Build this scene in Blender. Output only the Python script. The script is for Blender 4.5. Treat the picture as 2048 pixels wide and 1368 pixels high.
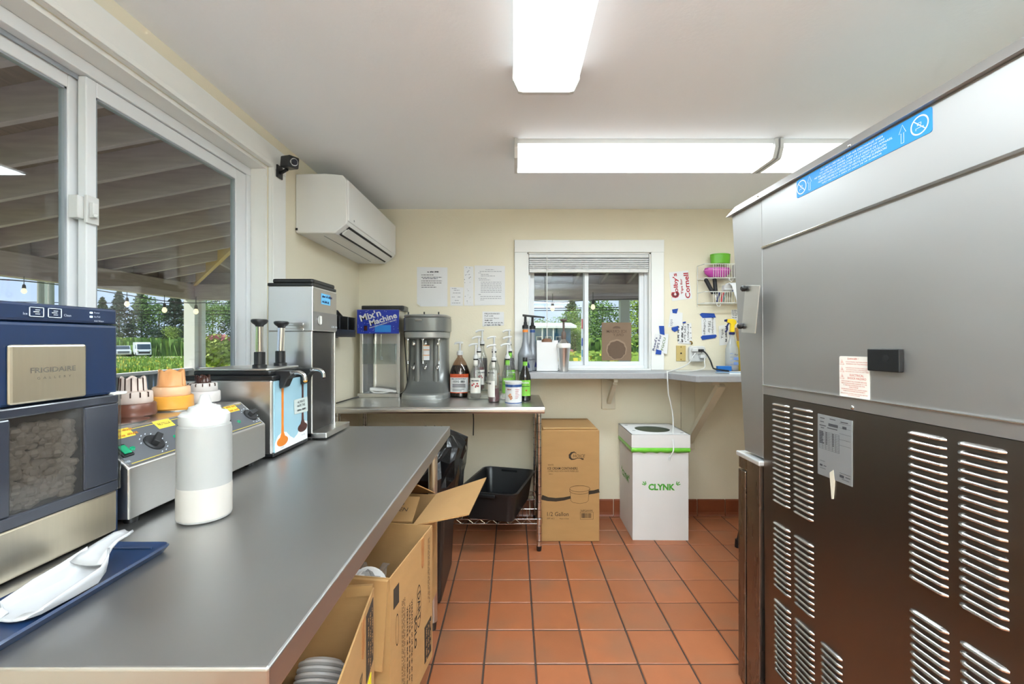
import bpy, bmesh, math, random
from mathutils import Vector, Matrix, Euler
R = math.radians
SC = bpy.context.scene
COL = SC.collection
for o in list(bpy.data.objects): bpy.data.objects.remove(o)
random.seed(7)
# ------------------------------------------------------------------ camera, light, exposure
F = 880.0; CX = 1028.0; CY = 682.0; CH = 1.30
cam = bpy.data.cameras.new('camera'); cam.sensor_width = 36; cam.lens = F / 2048 * 36
cam.shift_x = -(CX - 1024) / 2048; cam.shift_y = -(684 - CY) / 2048
cam.clip_start = .02; cam.clip_end = 500
co = bpy.data.objects.new('camera', cam); COL.objects.link(co)
co.location = (0, 0, CH); co.rotation_euler = (R(90), 0, 0); SC.camera = co
w = bpy.data.worlds.new('sky'); SC.world = w; w.use_nodes = True
nt = w.node_tree; nt.nodes.clear()
tc = nt.nodes.new('ShaderNodeTexCoord'); sep = nt.nodes.new('ShaderNodeSeparateXYZ')
nz = nt.nodes.new('ShaderNodeTexNoise'); nz.inputs['Scale'].default_value = 3.0; nz.inputs['Detail'].default_value = 5
mp = nt.nodes.new('ShaderNodeMapping'); mp.inputs['Scale'].default_value = (1, 1, 3)
rp = nt.nodes.new('ShaderNodeValToRGB')
rp.color_ramp.elements[0].position = .0; rp.color_ramp.elements[0].color = (.56, .68, .90, 1)
rp.color_ramp.elements[1].position = .75; rp.color_ramp.elements[1].color = (.22, .42, .80, 1)
cr = nt.nodes.new('ShaderNodeValToRGB')
cr.color_ramp.elements[0].position = .42; cr.color_ramp.elements[0].color = (0, 0, 0, 1)
cr.color_ramp.elements[1].position = .68; cr.color_ramp.elements[1].color = (.75, .75, .75, 1)
mx = nt.nodes.new('ShaderNodeMixRGB'); mx.inputs[2].default_value = (.92, .94, .97, 1)
bg = nt.nodes.new('ShaderNodeBackground'); bg.inputs[1].default_value = 1.04
wo = nt.nodes.new('ShaderNodeOutputWorld')
L = nt.links.new
L(tc.outputs['Generated'], sep.inputs[0]); L(sep.outputs[2], rp.inputs[0])
L(tc.outputs['Generated'], mp.inputs[0]); L(mp.outputs[0], nz.inputs[0]); L(nz.outputs[0], cr.inputs[0])
L(cr.outputs[0], mx.inputs[0]); L(rp.outputs[0], mx.inputs[1]); L(mx.outputs[0], bg.inputs[0]); L(bg.outputs[0], wo.inputs[0])
sl = bpy.data.lights.new('sun', 'SUN'); sl.energy = 5.1; sl.angle = R(1); sl.color = (1, .96, .88)
so = bpy.data.objects.new('sun', sl); COL.objects.link(so); so.location = (20, -20, 40)
so.rotation_euler = Vector((.72, .40, -.82)).to_track_quat('-Z', 'Y').to_euler()
LAMP_W = 21.0      # watts of each ceiling fixture
LENS_E = 2.0       # glow of its diffuser
LCOL = (.82, .94, 1)
vs = SC.view_settings; vs.view_transform = 'Standard'; vs.look = 'None'; vs.exposure = 0.47; vs.gamma = 1
vs.use_curve_mapping = False
# ------------------------------------------------------------------ helpers
def P(x, y, Y): return Vector(((x - CX) / F * Y, Y, CH - (y - CY) / F * Y))
def HX(x, y, X): return P(x, y, X * F / (x - CX))
def HZ(x, y, Z): return P(x, y, (CH - Z) * F / (y - CY))
def lin(c):
    r = []
    for k in c[:3]:
        k /= 255.0; r.append(k / 12.92 if k <= .04045 else ((k + .055) / 1.055) ** 2.4)
    return tuple(r) + (1,)
MATS = {}
def M(name, col, rough=.5, metal=0, var=.06, scale=6, stretch=(1, 1, 1), bump=0, bscale=None, emit=0, coat=0, spec=None, sss=0, rvar=0, rnd=0):
    if name in MATS: return MATS[name]
    m = bpy.data.materials.new(name); m.use_nodes = True; n = m.node_tree.nodes; l = m.node_tree.links.new
    b = n['Principled BSDF']; c = lin(col)
    t = n.new('ShaderNodeTexCoord'); mpn = n.new('ShaderNodeMapping'); mpn.inputs['Scale'].default_value = stretch
    no = n.new('ShaderNodeTexNoise'); no.inputs['Scale'].default_value = scale; no.inputs['Detail'].default_value = 4
    l(t.outputs['Object'], mpn.inputs[0]); l(mpn.outputs[0], no.inputs['Vector'])
    mixn = n.new('ShaderNodeMixRGB'); l(no.outputs['Fac'], mixn.inputs[0])
    mixn.inputs[1].default_value = tuple(min(1, k * (1 - 2 * var)) for k in c[:3]) + (1,)
    mixn.inputs[2].default_value = tuple(min(1, k * (1 + 2 * var)) for k in c[:3]) + (1,)
    out = mixn.outputs[0]
    if rnd:
        oi = n.new('ShaderNodeObjectInfo'); hs = n.new('ShaderNodeHueSaturation'); mr = n.new('ShaderNodeMapRange')
        mr.inputs[3].default_value = 1 - rnd; mr.inputs[4].default_value = 1 + rnd
        l(oi.outputs['Random'], mr.inputs[0]); l(mr.outputs[0], hs.inputs['Value']); l(out, hs.inputs['Color']); out = hs.outputs[0]
        no.noise_dimensions = '4D'; ml = n.new('ShaderNodeMath'); ml.operation = 'MULTIPLY'; ml.inputs[1].default_value = 40
        l(oi.outputs['Random'], ml.inputs[0]); l(ml.outputs[0], no.inputs['W'])
    l(out, b.inputs['Base Color'])
    b.inputs['Roughness'].default_value = rough; b.inputs['Metallic'].default_value = metal
    if rvar:
        mr2 = n.new('ShaderNodeMapRange'); mr2.inputs[3].default_value = max(.02, rough - rvar); mr2.inputs[4].default_value = rough + rvar
        l(no.outputs['Fac'], mr2.inputs[0]); l(mr2.outputs[0], b.inputs['Roughness'])
    if bump:
        bp = n.new('ShaderNodeBump'); bp.inputs['Strength'].default_value = bump; bp.inputs['Distance'].default_value = .01
        if bscale:
            n2 = n.new('ShaderNodeTexNoise'); n2.inputs['Scale'].default_value = bscale; n2.inputs['Detail'].default_value = 3
            l(mpn.outputs[0], n2.inputs['Vector']); l(n2.outputs['Fac'], bp.inputs['Height'])
        else: l(no.outputs['Fac'], bp.inputs['Height'])
        l(bp.outputs[0], b.inputs['Normal'])
    if emit: l(out, b.inputs['Emission Color']); b.inputs['Emission Strength'].default_value = emit
    if coat: b.inputs['Coat Weight'].default_value = coat; b.inputs['Coat Roughness'].default_value = .08
    if spec is not None: b.inputs['Specular IOR Level'].default_value = spec
    if sss: b.inputs['Subsurface Weight'].default_value = sss; b.inputs['Subsurface Radius'].default_value = (.02, .02, .02)
    MATS[name] = m; return m
def CLEAR(name, tint, gloss=.06, rough=.03, base=0.0, bcol=(240, 240, 240), ior=1.45):
    if name in MATS: return MATS[name]
    m = bpy.data.materials.new(name); m.use_nodes = True; n = m.node_tree.nodes; l = m.node_tree.links.new
    n.remove(n['Principled BSDF']); out = n['Material Output']
    tr = n.new('ShaderNodeBsdfTransparent')
    no = n.new('ShaderNodeTexNoise'); no.inputs['Scale'].default_value = 9
    t = n.new('ShaderNodeTexCoord'); l(t.outputs['Object'], no.inputs['Vector'])
    mc = n.new('ShaderNodeMixRGB'); c = lin(tint); l(no.outputs['Fac'], mc.inputs[0])
    mc.inputs[1].default_value = tuple(k * .97 for k in c[:3]) + (1,); mc.inputs[2].default_value = c; l(mc.outputs[0], tr.inputs[0])
    gl = n.new('ShaderNodeBsdfGlossy'); gl.inputs['Roughness'].default_value = rough
    fr = n.new('ShaderNodeFresnel'); ge = n.new('ShaderNodeNewGeometry'); mi_ = n.new('ShaderNodeMapRange'); l(ge.outputs['Backfacing'], mi_.inputs[0])
    mi_.inputs[3].default_value = ior; mi_.inputs[4].default_value = 1 / ior; l(mi_.outputs[0], fr.inputs[0])
    ad = n.new('ShaderNodeMath'); ad.operation = 'ADD'; ad.inputs[1].default_value = gloss; ad.use_clamp = True; l(fr.outputs[0], ad.inputs[0])
    mixs = n.new('ShaderNodeMixShader'); l(ad.outputs[0], mixs.inputs[0]); l(tr.outputs[0], mixs.inputs[1]); l(gl.outputs[0], mixs.inputs[2])
    last = mixs
    if base:
        df = n.new('ShaderNodeBsdfDiffuse'); df.inputs[0].default_value = lin(bcol)
        m2 = n.new('ShaderNodeMixShader'); m2.inputs[0].default_value = base; l(mixs.outputs[0], m2.inputs[1]); l(df.outputs[0], m2.inputs[2]); last = m2
    l(last.outputs[0], out.inputs[0]); MATS[name] = m; return m
class MB:
    def __init__(s): s.v = []; s.f = []; s.mi = []; s.sm = []
    def add(s, vs_, fs, m=0, smooth=False):
        k = len(s.v); s.v += [Vector(p) for p in vs_]
        for f in fs: s.f.append([k + i for i in f]); s.mi.append(m); s.sm.append(smooth)
        return s
    def box(s, x0, x1, y0, y1, z0, z1, m=0):
        return s.add([(x0, y0, z0), (x1, y0, z0), (x1, y1, z0), (x0, y1, z0), (x0, y0, z1), (x1, y0, z1), (x1, y1, z1), (x0, y1, z1)],
              [(0, 3, 2, 1), (4, 5, 6, 7), (0, 1, 5, 4), (1, 2, 6, 5), (2, 3, 7, 6), (3, 0, 4, 7)], m)
    def prism(s, poly, ax, a0, a1, m=0, smooth=False):
        f = {'x': lambda u, v, a: (a, u, v), 'y': lambda u, v, a: (u, a, v), 'z': lambda u, v, a: (u, v, a)}[ax]; n = len(poly)
        s.add([f(u, v, a0) for u, v in poly] + [f(u, v, a1) for u, v in poly], [(i, (i + 1) % n, n + (i + 1) % n, n + i) for i in range(n)], m, smooth)
        k = len(s.v) - 2 * n
        s.f += [list(range(k, k + n)), list(range(k + n, k + 2 * n))]; s.mi += [m, m]; s.sm += [False, False]; return s
    def hexa(s, a, b, m=0):    # two quads, near and far
        return s.add(list(a) + list(b), [(0, 1, 2, 3), (7, 6, 5, 4), (0, 4, 5, 1), (1, 5, 6, 2), (2, 6, 7, 3), (3, 7, 4, 0)], m)
    def bar(s, p0, p1, w, h, m=0, up=(0, 0, 1)):
        p0 = Vector(p0); p1 = Vector(p1); d = (p1 - p0).normalized(); a = d.cross(Vector(up))
        if a.length < 1e-4: a = d.cross(Vector((1, 0, 0)))
        a.normalize(); b = a.cross(d); q = [a * w / 2 * i + b * h / 2 * j for i, j in ((-1, -1), (1, -1), (1, 1), (-1, 1))]
        return s.hexa([p0 + k for k in q], [p1 + k for k in q], m)
    def lathe(s, prof, c=(0, 0, 0), n=20, m=0, sx=1, sy=1, smooth=True):
        c = Vector(c); vs_ = []; fs = []
        for r, z in prof:
            for i in range(n):
                a = 2 * math.pi * i / n; vs_.append((c.x + r * sx * math.cos(a), c.y + r * sy * math.sin(a), c.z + z))
        for j in range(len(prof) - 1):
            for i in range(n):
                i2 = (i + 1) % n; fs.append((j * n + i, j * n + i2, (j + 1) * n + i2, (j + 1) * n + i))
        s.add(vs_, fs, m, smooth); k = len(s.v) - len(vs_)
        if prof[0][0] > 1e-5: s.f.append([k + i for i in range(n)][::-1]); s.mi.append(m); s.sm.append(False)
        if prof[-1][0] > 1e-5: s.f.append([k + (len(prof) - 1) * n + i for i in range(n)]); s.mi.append(m); s.sm.append(False)
        return s
    def cyl(s, p0, p1, r0, r1=None, n=12, m=0, smooth=True):
        r1 = r0 if r1 is None else r1; p0 = Vector(p0); p1 = Vector(p1); d = (p1 - p0).normalized()
        a = d.orthogonal().normalized(); b = d.cross(a); vs_ = []
        for p, r in ((p0, r0), (p1, r1)):
            for i in range(n):
                t = 2 * math.pi * i / n; vs_.append(p + a * r * math.cos(t) + b * r * math.sin(t))
        k = len(s.v); s.add(vs_, [(i, (i + 1) % n, n + (i + 1) % n, n + i) for i in range(n)], m, smooth)
        s.f += [[k + i for i in range(n)][::-1], [k + n + i for i in range(n)]]; s.mi += [m, m]; s.sm += [False, False]; return s
    def tube(s, path, r, n=6, m=0, res=0):
        pts = [Vector(p) for p in path]
        if res:
            q = []
            for i in range(len(pts) - 1):
                p0 = pts[max(0, i - 1)]; p1 = pts[i]; p2 = pts[i + 1]; p3 = pts[min(len(pts) - 1, i + 2)]
                for k in range(res):
                    t = k / res; q.append(.5 * (2 * p1 + (p2 - p0) * t + (2 * p0 - 5 * p1 + 4 * p2 - p3) * t * t + (3 * p1 - p0 - 3 * p2 + p3) * t ** 3))
            q.append(pts[-1]); pts = q
        k = len(s.v); N = len(pts); vs_ = []; a = None
        for i, p in enumerate(pts):
            d = (pts[min(i + 1, N - 1)] - pts[max(i - 1, 0)]).normalized()
            if a is None: a = d.orthogonal().normalized()
            else:
                a = a - d * a.dot(d)
                a = a.normalized() if a.length > 1e-6 else d.orthogonal().normalized()
            b = d.cross(a)
            for j in range(n):
                t = 2 * math.pi * j / n; vs_.append(p + a * r * math.cos(t) + b * r * math.sin(t))
        fs = [(i * n + j, i * n + (j + 1) % n, (i + 1) * n + (j + 1) % n, (i + 1) * n + j) for i in range(N - 1) for j in range(n)]
        s.add(vs_, fs, m, True); s.f += [[k + j for j in range(n)][::-1], [k + (N - 1) * n + j for j in range(n)]]; s.mi += [m, m]; s.sm += [False, False]; return s
    def ball(s, c, rx, ry=None, rz=None, n=10, m=0):
        ry = ry or rx; rz = rz or rx
        h = n // 2 + 1
        return s.lathe([(max(1e-6, math.sin(math.pi * i / h)), -math.cos(math.pi * i / h) * rz) for i in range(h + 1)], c, n, m, rx, ry)
    def grid(s, rows, m=0, smooth=True):
        nr = len(rows); nc = len(rows[0])
        return s.add([p for r in rows for p in r], [(i * nc + j, i * nc + j + 1, (i + 1) * nc + j + 1, (i + 1) * nc + j) for i in range(nr - 1) for j in range(nc - 1)], m, smooth)
    def poly(s, pts, m=0): return s.add(pts, [tuple(range(len(pts)))], m)
    def xf(s, mat, k0=0):
        for i in range(k0, len(s.v)): s.v[i] = mat @ s.v[i]
        return s
    def build(s, name, mats, parent=None, bevel=0, label=None, cat=None, group=None, kind=None, solid=0, seg=2, recalc=True, subsurf=0):
        me = bpy.data.meshes.new(name)
        if parent is not None: off = OFF[parent]
        else:
            lo = [min(p[i] for p in s.v) for i in range(3)]; hi = [max(p[i] for p in s.v) for i in range(3)]
            off = Vector(((lo[0] + hi[0]) / 2, (lo[1] + hi[1]) / 2, lo[2]))
        me.from_pydata([p - off for p in s.v], [], s.f)
        mats = mats if isinstance(mats, (list, tuple)) else [mats]
        for mm in mats: me.materials.append(mm)
        me.polygons.foreach_set('material_index', s.mi); me.polygons.foreach_set('use_smooth', s.sm)
        if recalc:
            b = bmesh.new(); b.from_mesh(me); bmesh.ops.recalc_face_normals(b, faces=b.faces); b.to_mesh(me); b.free()
        if any(s.sm): me.set_sharp_from_angle(angle=R(38))
        o = bpy.data.objects.new(name, me); COL.objects.link(o)
        if parent is not None: o.parent = parent
        else: o.location = off
        OFF[o] = off
        if solid: md = o.modifiers.new('thickness', 'SOLIDIFY'); md.thickness = solid; md.offset = 0
        if subsurf: md = o.modifiers.new('smooth', 'SUBSURF'); md.levels = subsurf; md.render_levels = subsurf
        if bevel: md = o.modifiers.new('bevel', 'BEVEL'); md.width = bevel; md.segments = seg; md.limit_method = 'ANGLE'; md.angle_limit = R(35)
        return tag(o, label, cat, group, kind or ('stuff' if name in TINY else None))
OFF = {}
TINY = ('printed_artwork', 'printed_table', 'printed_lines', 'printed_marks', 'printed_specks', 'dial_marks', 'label_print', 'printed_symbol', 'warning_triangles', 'printed_rays', 'dots', 'sockets', 'groove_rings', 'printed_scale')
def tag(o, label=None, cat=None, group=None, kind=None):
    for k, v in (('label', label), ('category', cat), ('group', group), ('kind', kind)):
        if v: o[k] = v
    return o
def thing(name, label, cat, loc=(0, 0, 0), rot=None, group=None, kind=None):
    o = bpy.data.objects.new(name, None); COL.objects.link(o); o.location = loc; o.empty_display_size = .05
    OFF[o] = Vector((0, 0, 0)) if rot is not None else Vector(loc)
    if rot is not None: o.rotation_euler = rot
    return tag(o, label, cat, group, kind)
def B(*a): return MB().box(*a)
def inst(src, parent, loc, scale=None, rot=None, name=None):
    o = src.copy(); COL.objects.link(o); o.parent = parent
    if name: o.name = name
    o.location = Vector(loc) - (OFF[parent] if parent is not None else Vector((0, 0, 0)))
    if scale: o.scale = scale
    if rot: o.rotation_euler = rot
    OFF[o] = OFF.get(parent, Vector((0, 0, 0))); return o
def copytree(src, loc=None, rotz=None, label=None):
    o = src.copy(); COL.objects.link(o)
    if loc is not None: o.location = loc
    if rotz is not None: o.rotation_euler = (0, 0, rotz)
    if label: o['label'] = label
    for ch in list(src.children):
        c = ch.copy(); COL.objects.link(c); c.parent = o
        for g in list(ch.children):
            d = g.copy(); COL.objects.link(d); d.parent = c
    return o
def txt(s, size, o, u, v, mat, parent, w=None, align='CENTER', bold=0, lsp=1.0, n=None, h=None, name='lettering', off=.0012, shear=0, csp=1.0):
    cu = bpy.data.curves.new('t', 'FONT'); cu.body = s; cu.size = size; cu.align_x = align; cu.align_y = 'CENTER'
    cu.offset = bold; cu.space_line = lsp; cu.resolution_u = 2; cu.shear = shear; cu.space_character = csp
    ob = bpy.data.objects.new('t', cu); me = bpy.data.meshes.new_from_object(ob)
    bpy.data.objects.remove(ob); bpy.data.curves.remove(cu)
    if not me.vertices: return None
    xs = [q.co.x for q in me.vertices]; ys = [q.co.y for q in me.vertices]
    kx = w / (max(xs) - min(xs)) if w else 1; ky = h / (max(ys) - min(ys)) if h else 1
    o = Vector(o); u = Vector(u).normalized(); v = Vector(v).normalized(); nn = Vector(n) if n else u.cross(v)
    for q in me.vertices: q.co = o + u * q.co.x * kx + v * q.co.y * ky + nn * off - OFF[parent]
    me.materials.clear(); me.materials.append(mat)
    ob = bpy.data.objects.new(name, me); COL.objects.link(ob); ob.parent = parent; OFF[ob] = OFF[parent]; return ob
def scrib(o, u, v, w, h, mat, parent, seed=1, lines=1, lw=None, off=.0012, gap=1.6, ragged=.25, name='handwriting'):
    # illegible handwriting: short cursive strokes in word groups
    rng = random.Random(seed); mb = MB(); o = Vector(o); u = Vector(u).normalized(); v = Vector(v).normalized(); n = u.cross(v); lw = lw or h * .09
    for k in range(lines):
        x = -w / 2; xe = w / 2 - w * ragged * rng.random() * (1 if lines > 1 else 0); y0 = ((lines - 1) / 2 - k) * h * gap
        while x < xe:
            ln_ = rng.randint(2, 6); pts = []
            for i in range(ln_ * 2 + 1): pts.append((x, y0 + (h * rng.uniform(.15, .5) if i % 2 else -h * rng.uniform(.2, .45)))); x += h * rng.uniform(.16, .3)
            for a, b_ in zip(pts[:-1], pts[1:]):
                dx, dy = b_[0] - a[0], b_[1] - a[1]; l_ = math.hypot(dx, dy); px, py = -dy / l_ * lw, dx / l_ * lw
                mb.poly([o + u * (q[0] + s1 * px) + v * (q[1] + s1 * py) + n * off for q, s1 in ((a, 1), (a, -1), (b_, -1), (b_, 1))])
            x += h * .4
    return mb.build(name, mat, parent, recalc=False, kind='stuff')
XR = ((1, 0, 0), (0, 0, 1)); YF = ((0, 1, 0), (0, 0, 1)); UPW = ((0, 0, 1), (-1, 0, 0)); DNW = ((0, 0, -1), (1, 0, 0))
def rr(x0, x1, y0, y1, r, n=4):
    p = []
    for cx, cy, a0 in ((x1 - r, y1 - r, 0), (x0 + r, y1 - r, 90), (x0 + r, y0 + r, 180), (x1 - r, y0 + r, 270)):
        for i in range(n + 1): a = R(a0 + 90 * i / n); p.append((cx + r * math.cos(a), cy + r * math.sin(a)))
    return p
# ------------------------------------------------------------------ materials
WALL = M('cream wall paint', (230, 222, 199), .75, var=.02, scale=3, bump=.08, bscale=90)
CEIL = M('ceiling paint', (246, 249, 252), .85, var=.012, scale=2, bump=.06, bscale=70)
TRIM = M('white trim paint', (236, 236, 232), .5, var=.02, bump=.03, bscale=60)
VINYL = M('white vinyl', (228, 230, 232), .4, var=.02)
GASKET = M('grey track', (150, 156, 162), .5)
PANE = CLEAR('window pane', (244, 248, 248), .01, .02)
ACRYL = CLEAR('clear plastic', (238, 242, 242), .05, .08)
BOTTLE = CLEAR('clear bottle', (240, 242, 240), .06, .05, .08)
SMOKE = CLEAR('smoked plastic', (206, 203, 200), .03, .1, .1, (110, 106, 104))
STEEL = M('brushed steel', (222, 221, 218), .3, 1, var=.02, scale=40, stretch=(1, 1, 14), rvar=.03)
STEELH = M('brushed steel horizontal', (220, 219, 217), .3, 1, var=.02, scale=40, stretch=(14, 1, 14), rvar=.03)
TOPST = M('scratched steel top', (184, 183, 182), .4, 1, var=.025, scale=3, stretch=(1.5, 1, 1), rvar=.06)
CHROME = M('chrome', (214, 214, 214), .14, 1, var=.03)
DKST = M('dark steel', (110, 112, 114), .35, 1, var=.05)
GREYP = M('grey painted metal', (112, 114, 112), .3, .35, var=.04, coat=.3)
BLACK = M('black plastic', (22, 23, 25), .35, var=.1)
BLKM = M('matte black', (30, 30, 32), .6, var=.1)
WHITE = M('white plastic', (212, 212, 210), .35, var=.02)
OFFW = M('off white plastic', (222, 221, 216), .4, var=.02)
ACW = M('appliance white', (230, 230, 228), .4, var=.015)
PAPER = M('paper', (228, 228, 228), .8, var=.02)
INK = M('ink', (60, 60, 64), .8); INKL = M('grey ink', (140, 140, 146), .8)
NAVY = M('navy marker', (26, 34, 92), .7); TAPE = M('blue painter tape', (22, 70, 160), .6, var=.08)
REDM = M('red marker', (176, 34, 44), .7); GRNM = M('green marker', (90, 120, 50), .7)
CARD = M('cardboard', (170, 130, 82), .85, var=.05, scale=5, stretch=(1, 1, 4), bump=.05, bscale=50)
CARDI = M('cardboard inside', (156, 118, 72), .9, var=.05, scale=5)
CINK = M('carton ink', (52, 40, 28), .9)
BLUEN = M('navy blue plastic', (13, 35, 66), .35, var=.05, coat=.2)
BLUED = M('dark navy panel', (22, 38, 66), .3, var=.05)
CHAMP = M('champagne steel', (204, 194, 174), .3, .9, var=.03, scale=10, stretch=(1, 20, 1))
GROUT = M('grout', (62, 48, 40), .9, var=.15, scale=30)
TILEB = M('brown base tile', (122, 62, 34), .35, var=.08, scale=8, rnd=.1)
def tilemat():
    m = M('quarry tile', (152, 90, 56), .42, var=.05, scale=14, rnd=.09, bump=.04, bscale=120)
    n = m.node_tree.nodes; l = m.node_tree.links.new; b = n['Principled BSDF']
    src = b.inputs['Base Color'].links[0].from_socket
    t = n.new('ShaderNodeTexCoord'); oi = n.new('ShaderNodeObjectInfo'); no = n.new('ShaderNodeTexNoise'); no.noise_dimensions = '4D'
    no.inputs['Scale'].default_value = 4.5; no.inputs['Detail'].default_value = 2
    ml = n.new('ShaderNodeMath'); ml.operation = 'MULTIPLY'; ml.inputs[1].default_value = 90; l(oi.outputs['Random'], ml.inputs[0]); l(ml.outputs[0], no.inputs['W'])
    l(t.outputs['Object'], no.inputs['Vector']); cr_ = n.new('ShaderNodeValToRGB'); l(no.outputs['Fac'], cr_.inputs[0])
    cr_.color_ramp.elements[0].position = .46; cr_.color_ramp.elements[0].color = (0, 0, 0, 1)
    cr_.color_ramp.elements[1].position = .78; cr_.color_ramp.elements[1].color = (.75, .75, .75, 1)
    mi = n.new('ShaderNodeMixRGB'); l(cr_.outputs[0], mi.inputs[0]); l(src, mi.inputs[1]); mi.inputs[2].default_value = lin((128, 92, 68)); l(mi.outputs[0], b.inputs['Base Color'])
    return m
TILE = tilemat()
WOODG = M('weathered rafter wood', (188, 166, 174), .8, var=.14, scale=3, stretch=(1.2, 12, 12), bump=.1)
WOODB = M('weathered beam wood', (184, 160, 166), .8, var=.14, scale=3, stretch=(12, 1.2, 12), bump=.1)
DECK = M('roof deck wood', (140, 114, 102), .85, var=.2, scale=3, stretch=(14, 1, 1), bump=.1)
PINE = M('new pine', (226, 178, 112), .7, var=.08, scale=4, stretch=(2, 2, 8))
CORR = M('corrugated steel', (196, 204, 210), .32, .85, var=.1, scale=3, stretch=(1, 1, .3))
# ------------------------------------------------------------------ room shell
XL, YB, ZC, XRW, YN = -1.155, 3.278, 2.283, 2.2, -1.7
wl = MB()
wl.box(XL - .16, XL, YN, YB + .16, 0, .98).box(XL - .16, XL, YN, YB + .16, 2.12, ZC).box(XL - .16, XL, 2.066, YB + .16, .98, 2.12).box(XL - .16, XL, YN, .45, .98, 2.12)
wl.build('wall_left', WALL, kind='structure')
wb = MB()
wb.box(XL, .097, YB, YB + .16, 0, ZC).box(1.02, XRW, YB, YB + .16, 0, ZC).box(.097, 1.02, YB, YB + .16, 0, 1.07).box(.097, 1.02, YB, YB + .16, 1.96, ZC)
wb.build('wall_back', WALL, kind='structure')
B(XRW, XRW + .15, YN, YB + .16, 0, ZC).build('wall_right', WALL, kind='structure')
B(XL, XRW, YN - .15, YN, 0, ZC).build('wall_rear', WALL, kind='structure')
B(XL - .16, XRW + .15, YN - .15, YB + .16, ZC, ZC + .12).build('ceiling', CEIL, kind='structure')
fl = thing('floor', None, None, (0, 0, 0), kind='structure')
B(XL - .1, XRW, YN, YB, -.1, -.004).build('grout_bed', GROUT, fl)
PT = .2076; gx0 = -.1213; gy0 = 1.7723; g = .0035
tm = MB().box(-PT / 2 + g, PT / 2 - g, -PT / 2 + g, PT / 2 - g, -.02, 0).build('tile', TILE, fl, bevel=.0025, seg=1)
rest = MB(); first = True
for i in range(-6, 12):
    for j in range(-17, 9):
        x0 = gx0 + i * PT; y0 = gy0 + j * PT; x1 = x0 + PT; y1 = y0 + PT
        cx0, cx1, cy0, cy1 = max(x0, XL), min(x1, XRW), max(y0, YN), min(y1, YB)
        if cx1 - cx0 < .03 or cy1 - cy0 < .03: continue
        if i < -2 or j < -5 or i > 8: rest.box(cx0 + g, cx1 - g, cy0 + g, cy1 - g, -.02, 0); continue
        if first: t = tm; first = False
        else: t = inst(tm, fl, (0, 0, 0))
        t.location = ((cx0 + cx1) / 2, (cy0 + cy1) / 2, random.uniform(-.0006, .0004))
        t.scale = ((cx1 - cx0) / PT, (cy1 - cy0) / PT, 1)
rest.build('tile_field', TILE, fl, kind='stuff')
bb = thing('baseboard_back', None, None, (0, YB, 0), kind='structure')
bt = MB().prism([(YB + a, c) for a, c in ((0, 0), (-.02, 0), (-.014, .012), (-.011, .03), (-.011, .117), (-.003, .123), (0, .123))], 'x', -.1, .1).build('tile', TILEB, bb, bevel=.002, seg=1)
k = 0
for i in range(-6, 12):
    xc = gx0 + .03 + (i + .5) * PT
    if XL + .08 < xc < XRW - .1:
        t = bt if k == 0 else inst(bt, bb, (0, YB, 0)); t.location = (xc, 0, 0); t.scale = (PT / .2 * .975, 1, 1); k += 1
# ------------------------------------------------------------------ window in the left wall
W1 = thing('window_1', None, None, (XL - .08, 1.26, .98), kind='structure')
W1['label'] = 'wide white sliding window over the steel counter'
y0, y1 = .45, 2.066
B(XL - .158, XL + .02, y0 + .001, y1 - .001, .955, .985).build('window_sill', TRIM, W1, bevel=.004)
B(XL - .15, XL - .004, y0, y1, 2.105, 2.12).build('head_jamb', TRIM, W1)
B(XL - .15, XL - .004, y1 - .012, y1, .98, 2.105).build('side_jamb', TRIM, W1)
for nm, a in (('frame_rail', (-1.30, -1.228, y0, y1, 2.068, 2.105)), ('frame_rail', (-1.30, -1.228, y0, y1, .98, 1.015)), ('frame_stile', (-1.30, -1.228, y1 - .04, y1 - .012, 1.015, 2.068)), ('frame_stile', (-1.30, -1.228, y0, y0 + .03, 1.015, 2.068))):
    B(*a).build(nm, VINYL, W1, bevel=.003)
B(-1.262, -1.258, y0, y1, 2.055, 2.07).build('track', GASKET, W1)
def sash(parent, xa, xb, ya, yb, za, zb, wst, nm, wst2=None):
    wst2 = wst2 or wst
    s_ = MB().box(xa, xb, ya, ya + wst, za, zb).box(xa, xb, yb - wst2, yb, za, zb).box(xa, xb, ya + wst, yb - wst2, za, za + .05).box(xa, xb, ya + wst, yb - wst2, zb - .045, zb).build(nm, VINYL, parent, bevel=.003)
    q = .006
    MB().box(xa + .004, xb - .004, ya + wst, ya + wst + q, za + .05, zb - .045).box(xa + .004, xb - .004, yb - wst2 - q, yb - wst2, za + .05, zb - .045).box(xa + .004, xb - .004, ya + wst, yb - wst2, zb - .045 - q, zb - .045).build('gasket', GASKET, s_)
    xm = (xa + xb) / 2
    B(xm - .002, xm + .002, ya + wst - .005, yb - wst2 + .005, za + .045, zb - .04).build('pane', PANE, s_)
    return s_
s1 = sash(W1, -1.26, -1.235, 1.27, 2.026, 1.015, 2.066, .032, 'sliding_sash', .072)
s2 = sash(W1, -1.292, -1.267, .48, 1.30, 1.015, 2.066, .05, 'fixed_sash')
lt = MB().box(-1.235, -1.225, 1.262, 1.30, 1.64, 1.72).box(-1.225, -1.212, 1.268, 1.285, 1.655, 1.70).box(-1.262, -1.235, 1.245, 1.27, 1.65, 1.715).cyl((-1.22, 1.282, 1.665), (-1.20, 1.262, 1.66), .006)
lt.build('latch', WHITE, W1, bevel=.002)
T1 = thing('trim_1', None, None, (XL, 1.3, .9), kind='structure')
B(XL, XL + .02, .3, 2.195, 2.118, 2.222).build('head_casing', TRIM, T1, bevel=.004)
B(XL + .02, XL + .026, .3, 2.066, 2.118, 2.135).build('bead', TRIM, T1, bevel=.002)
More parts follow.
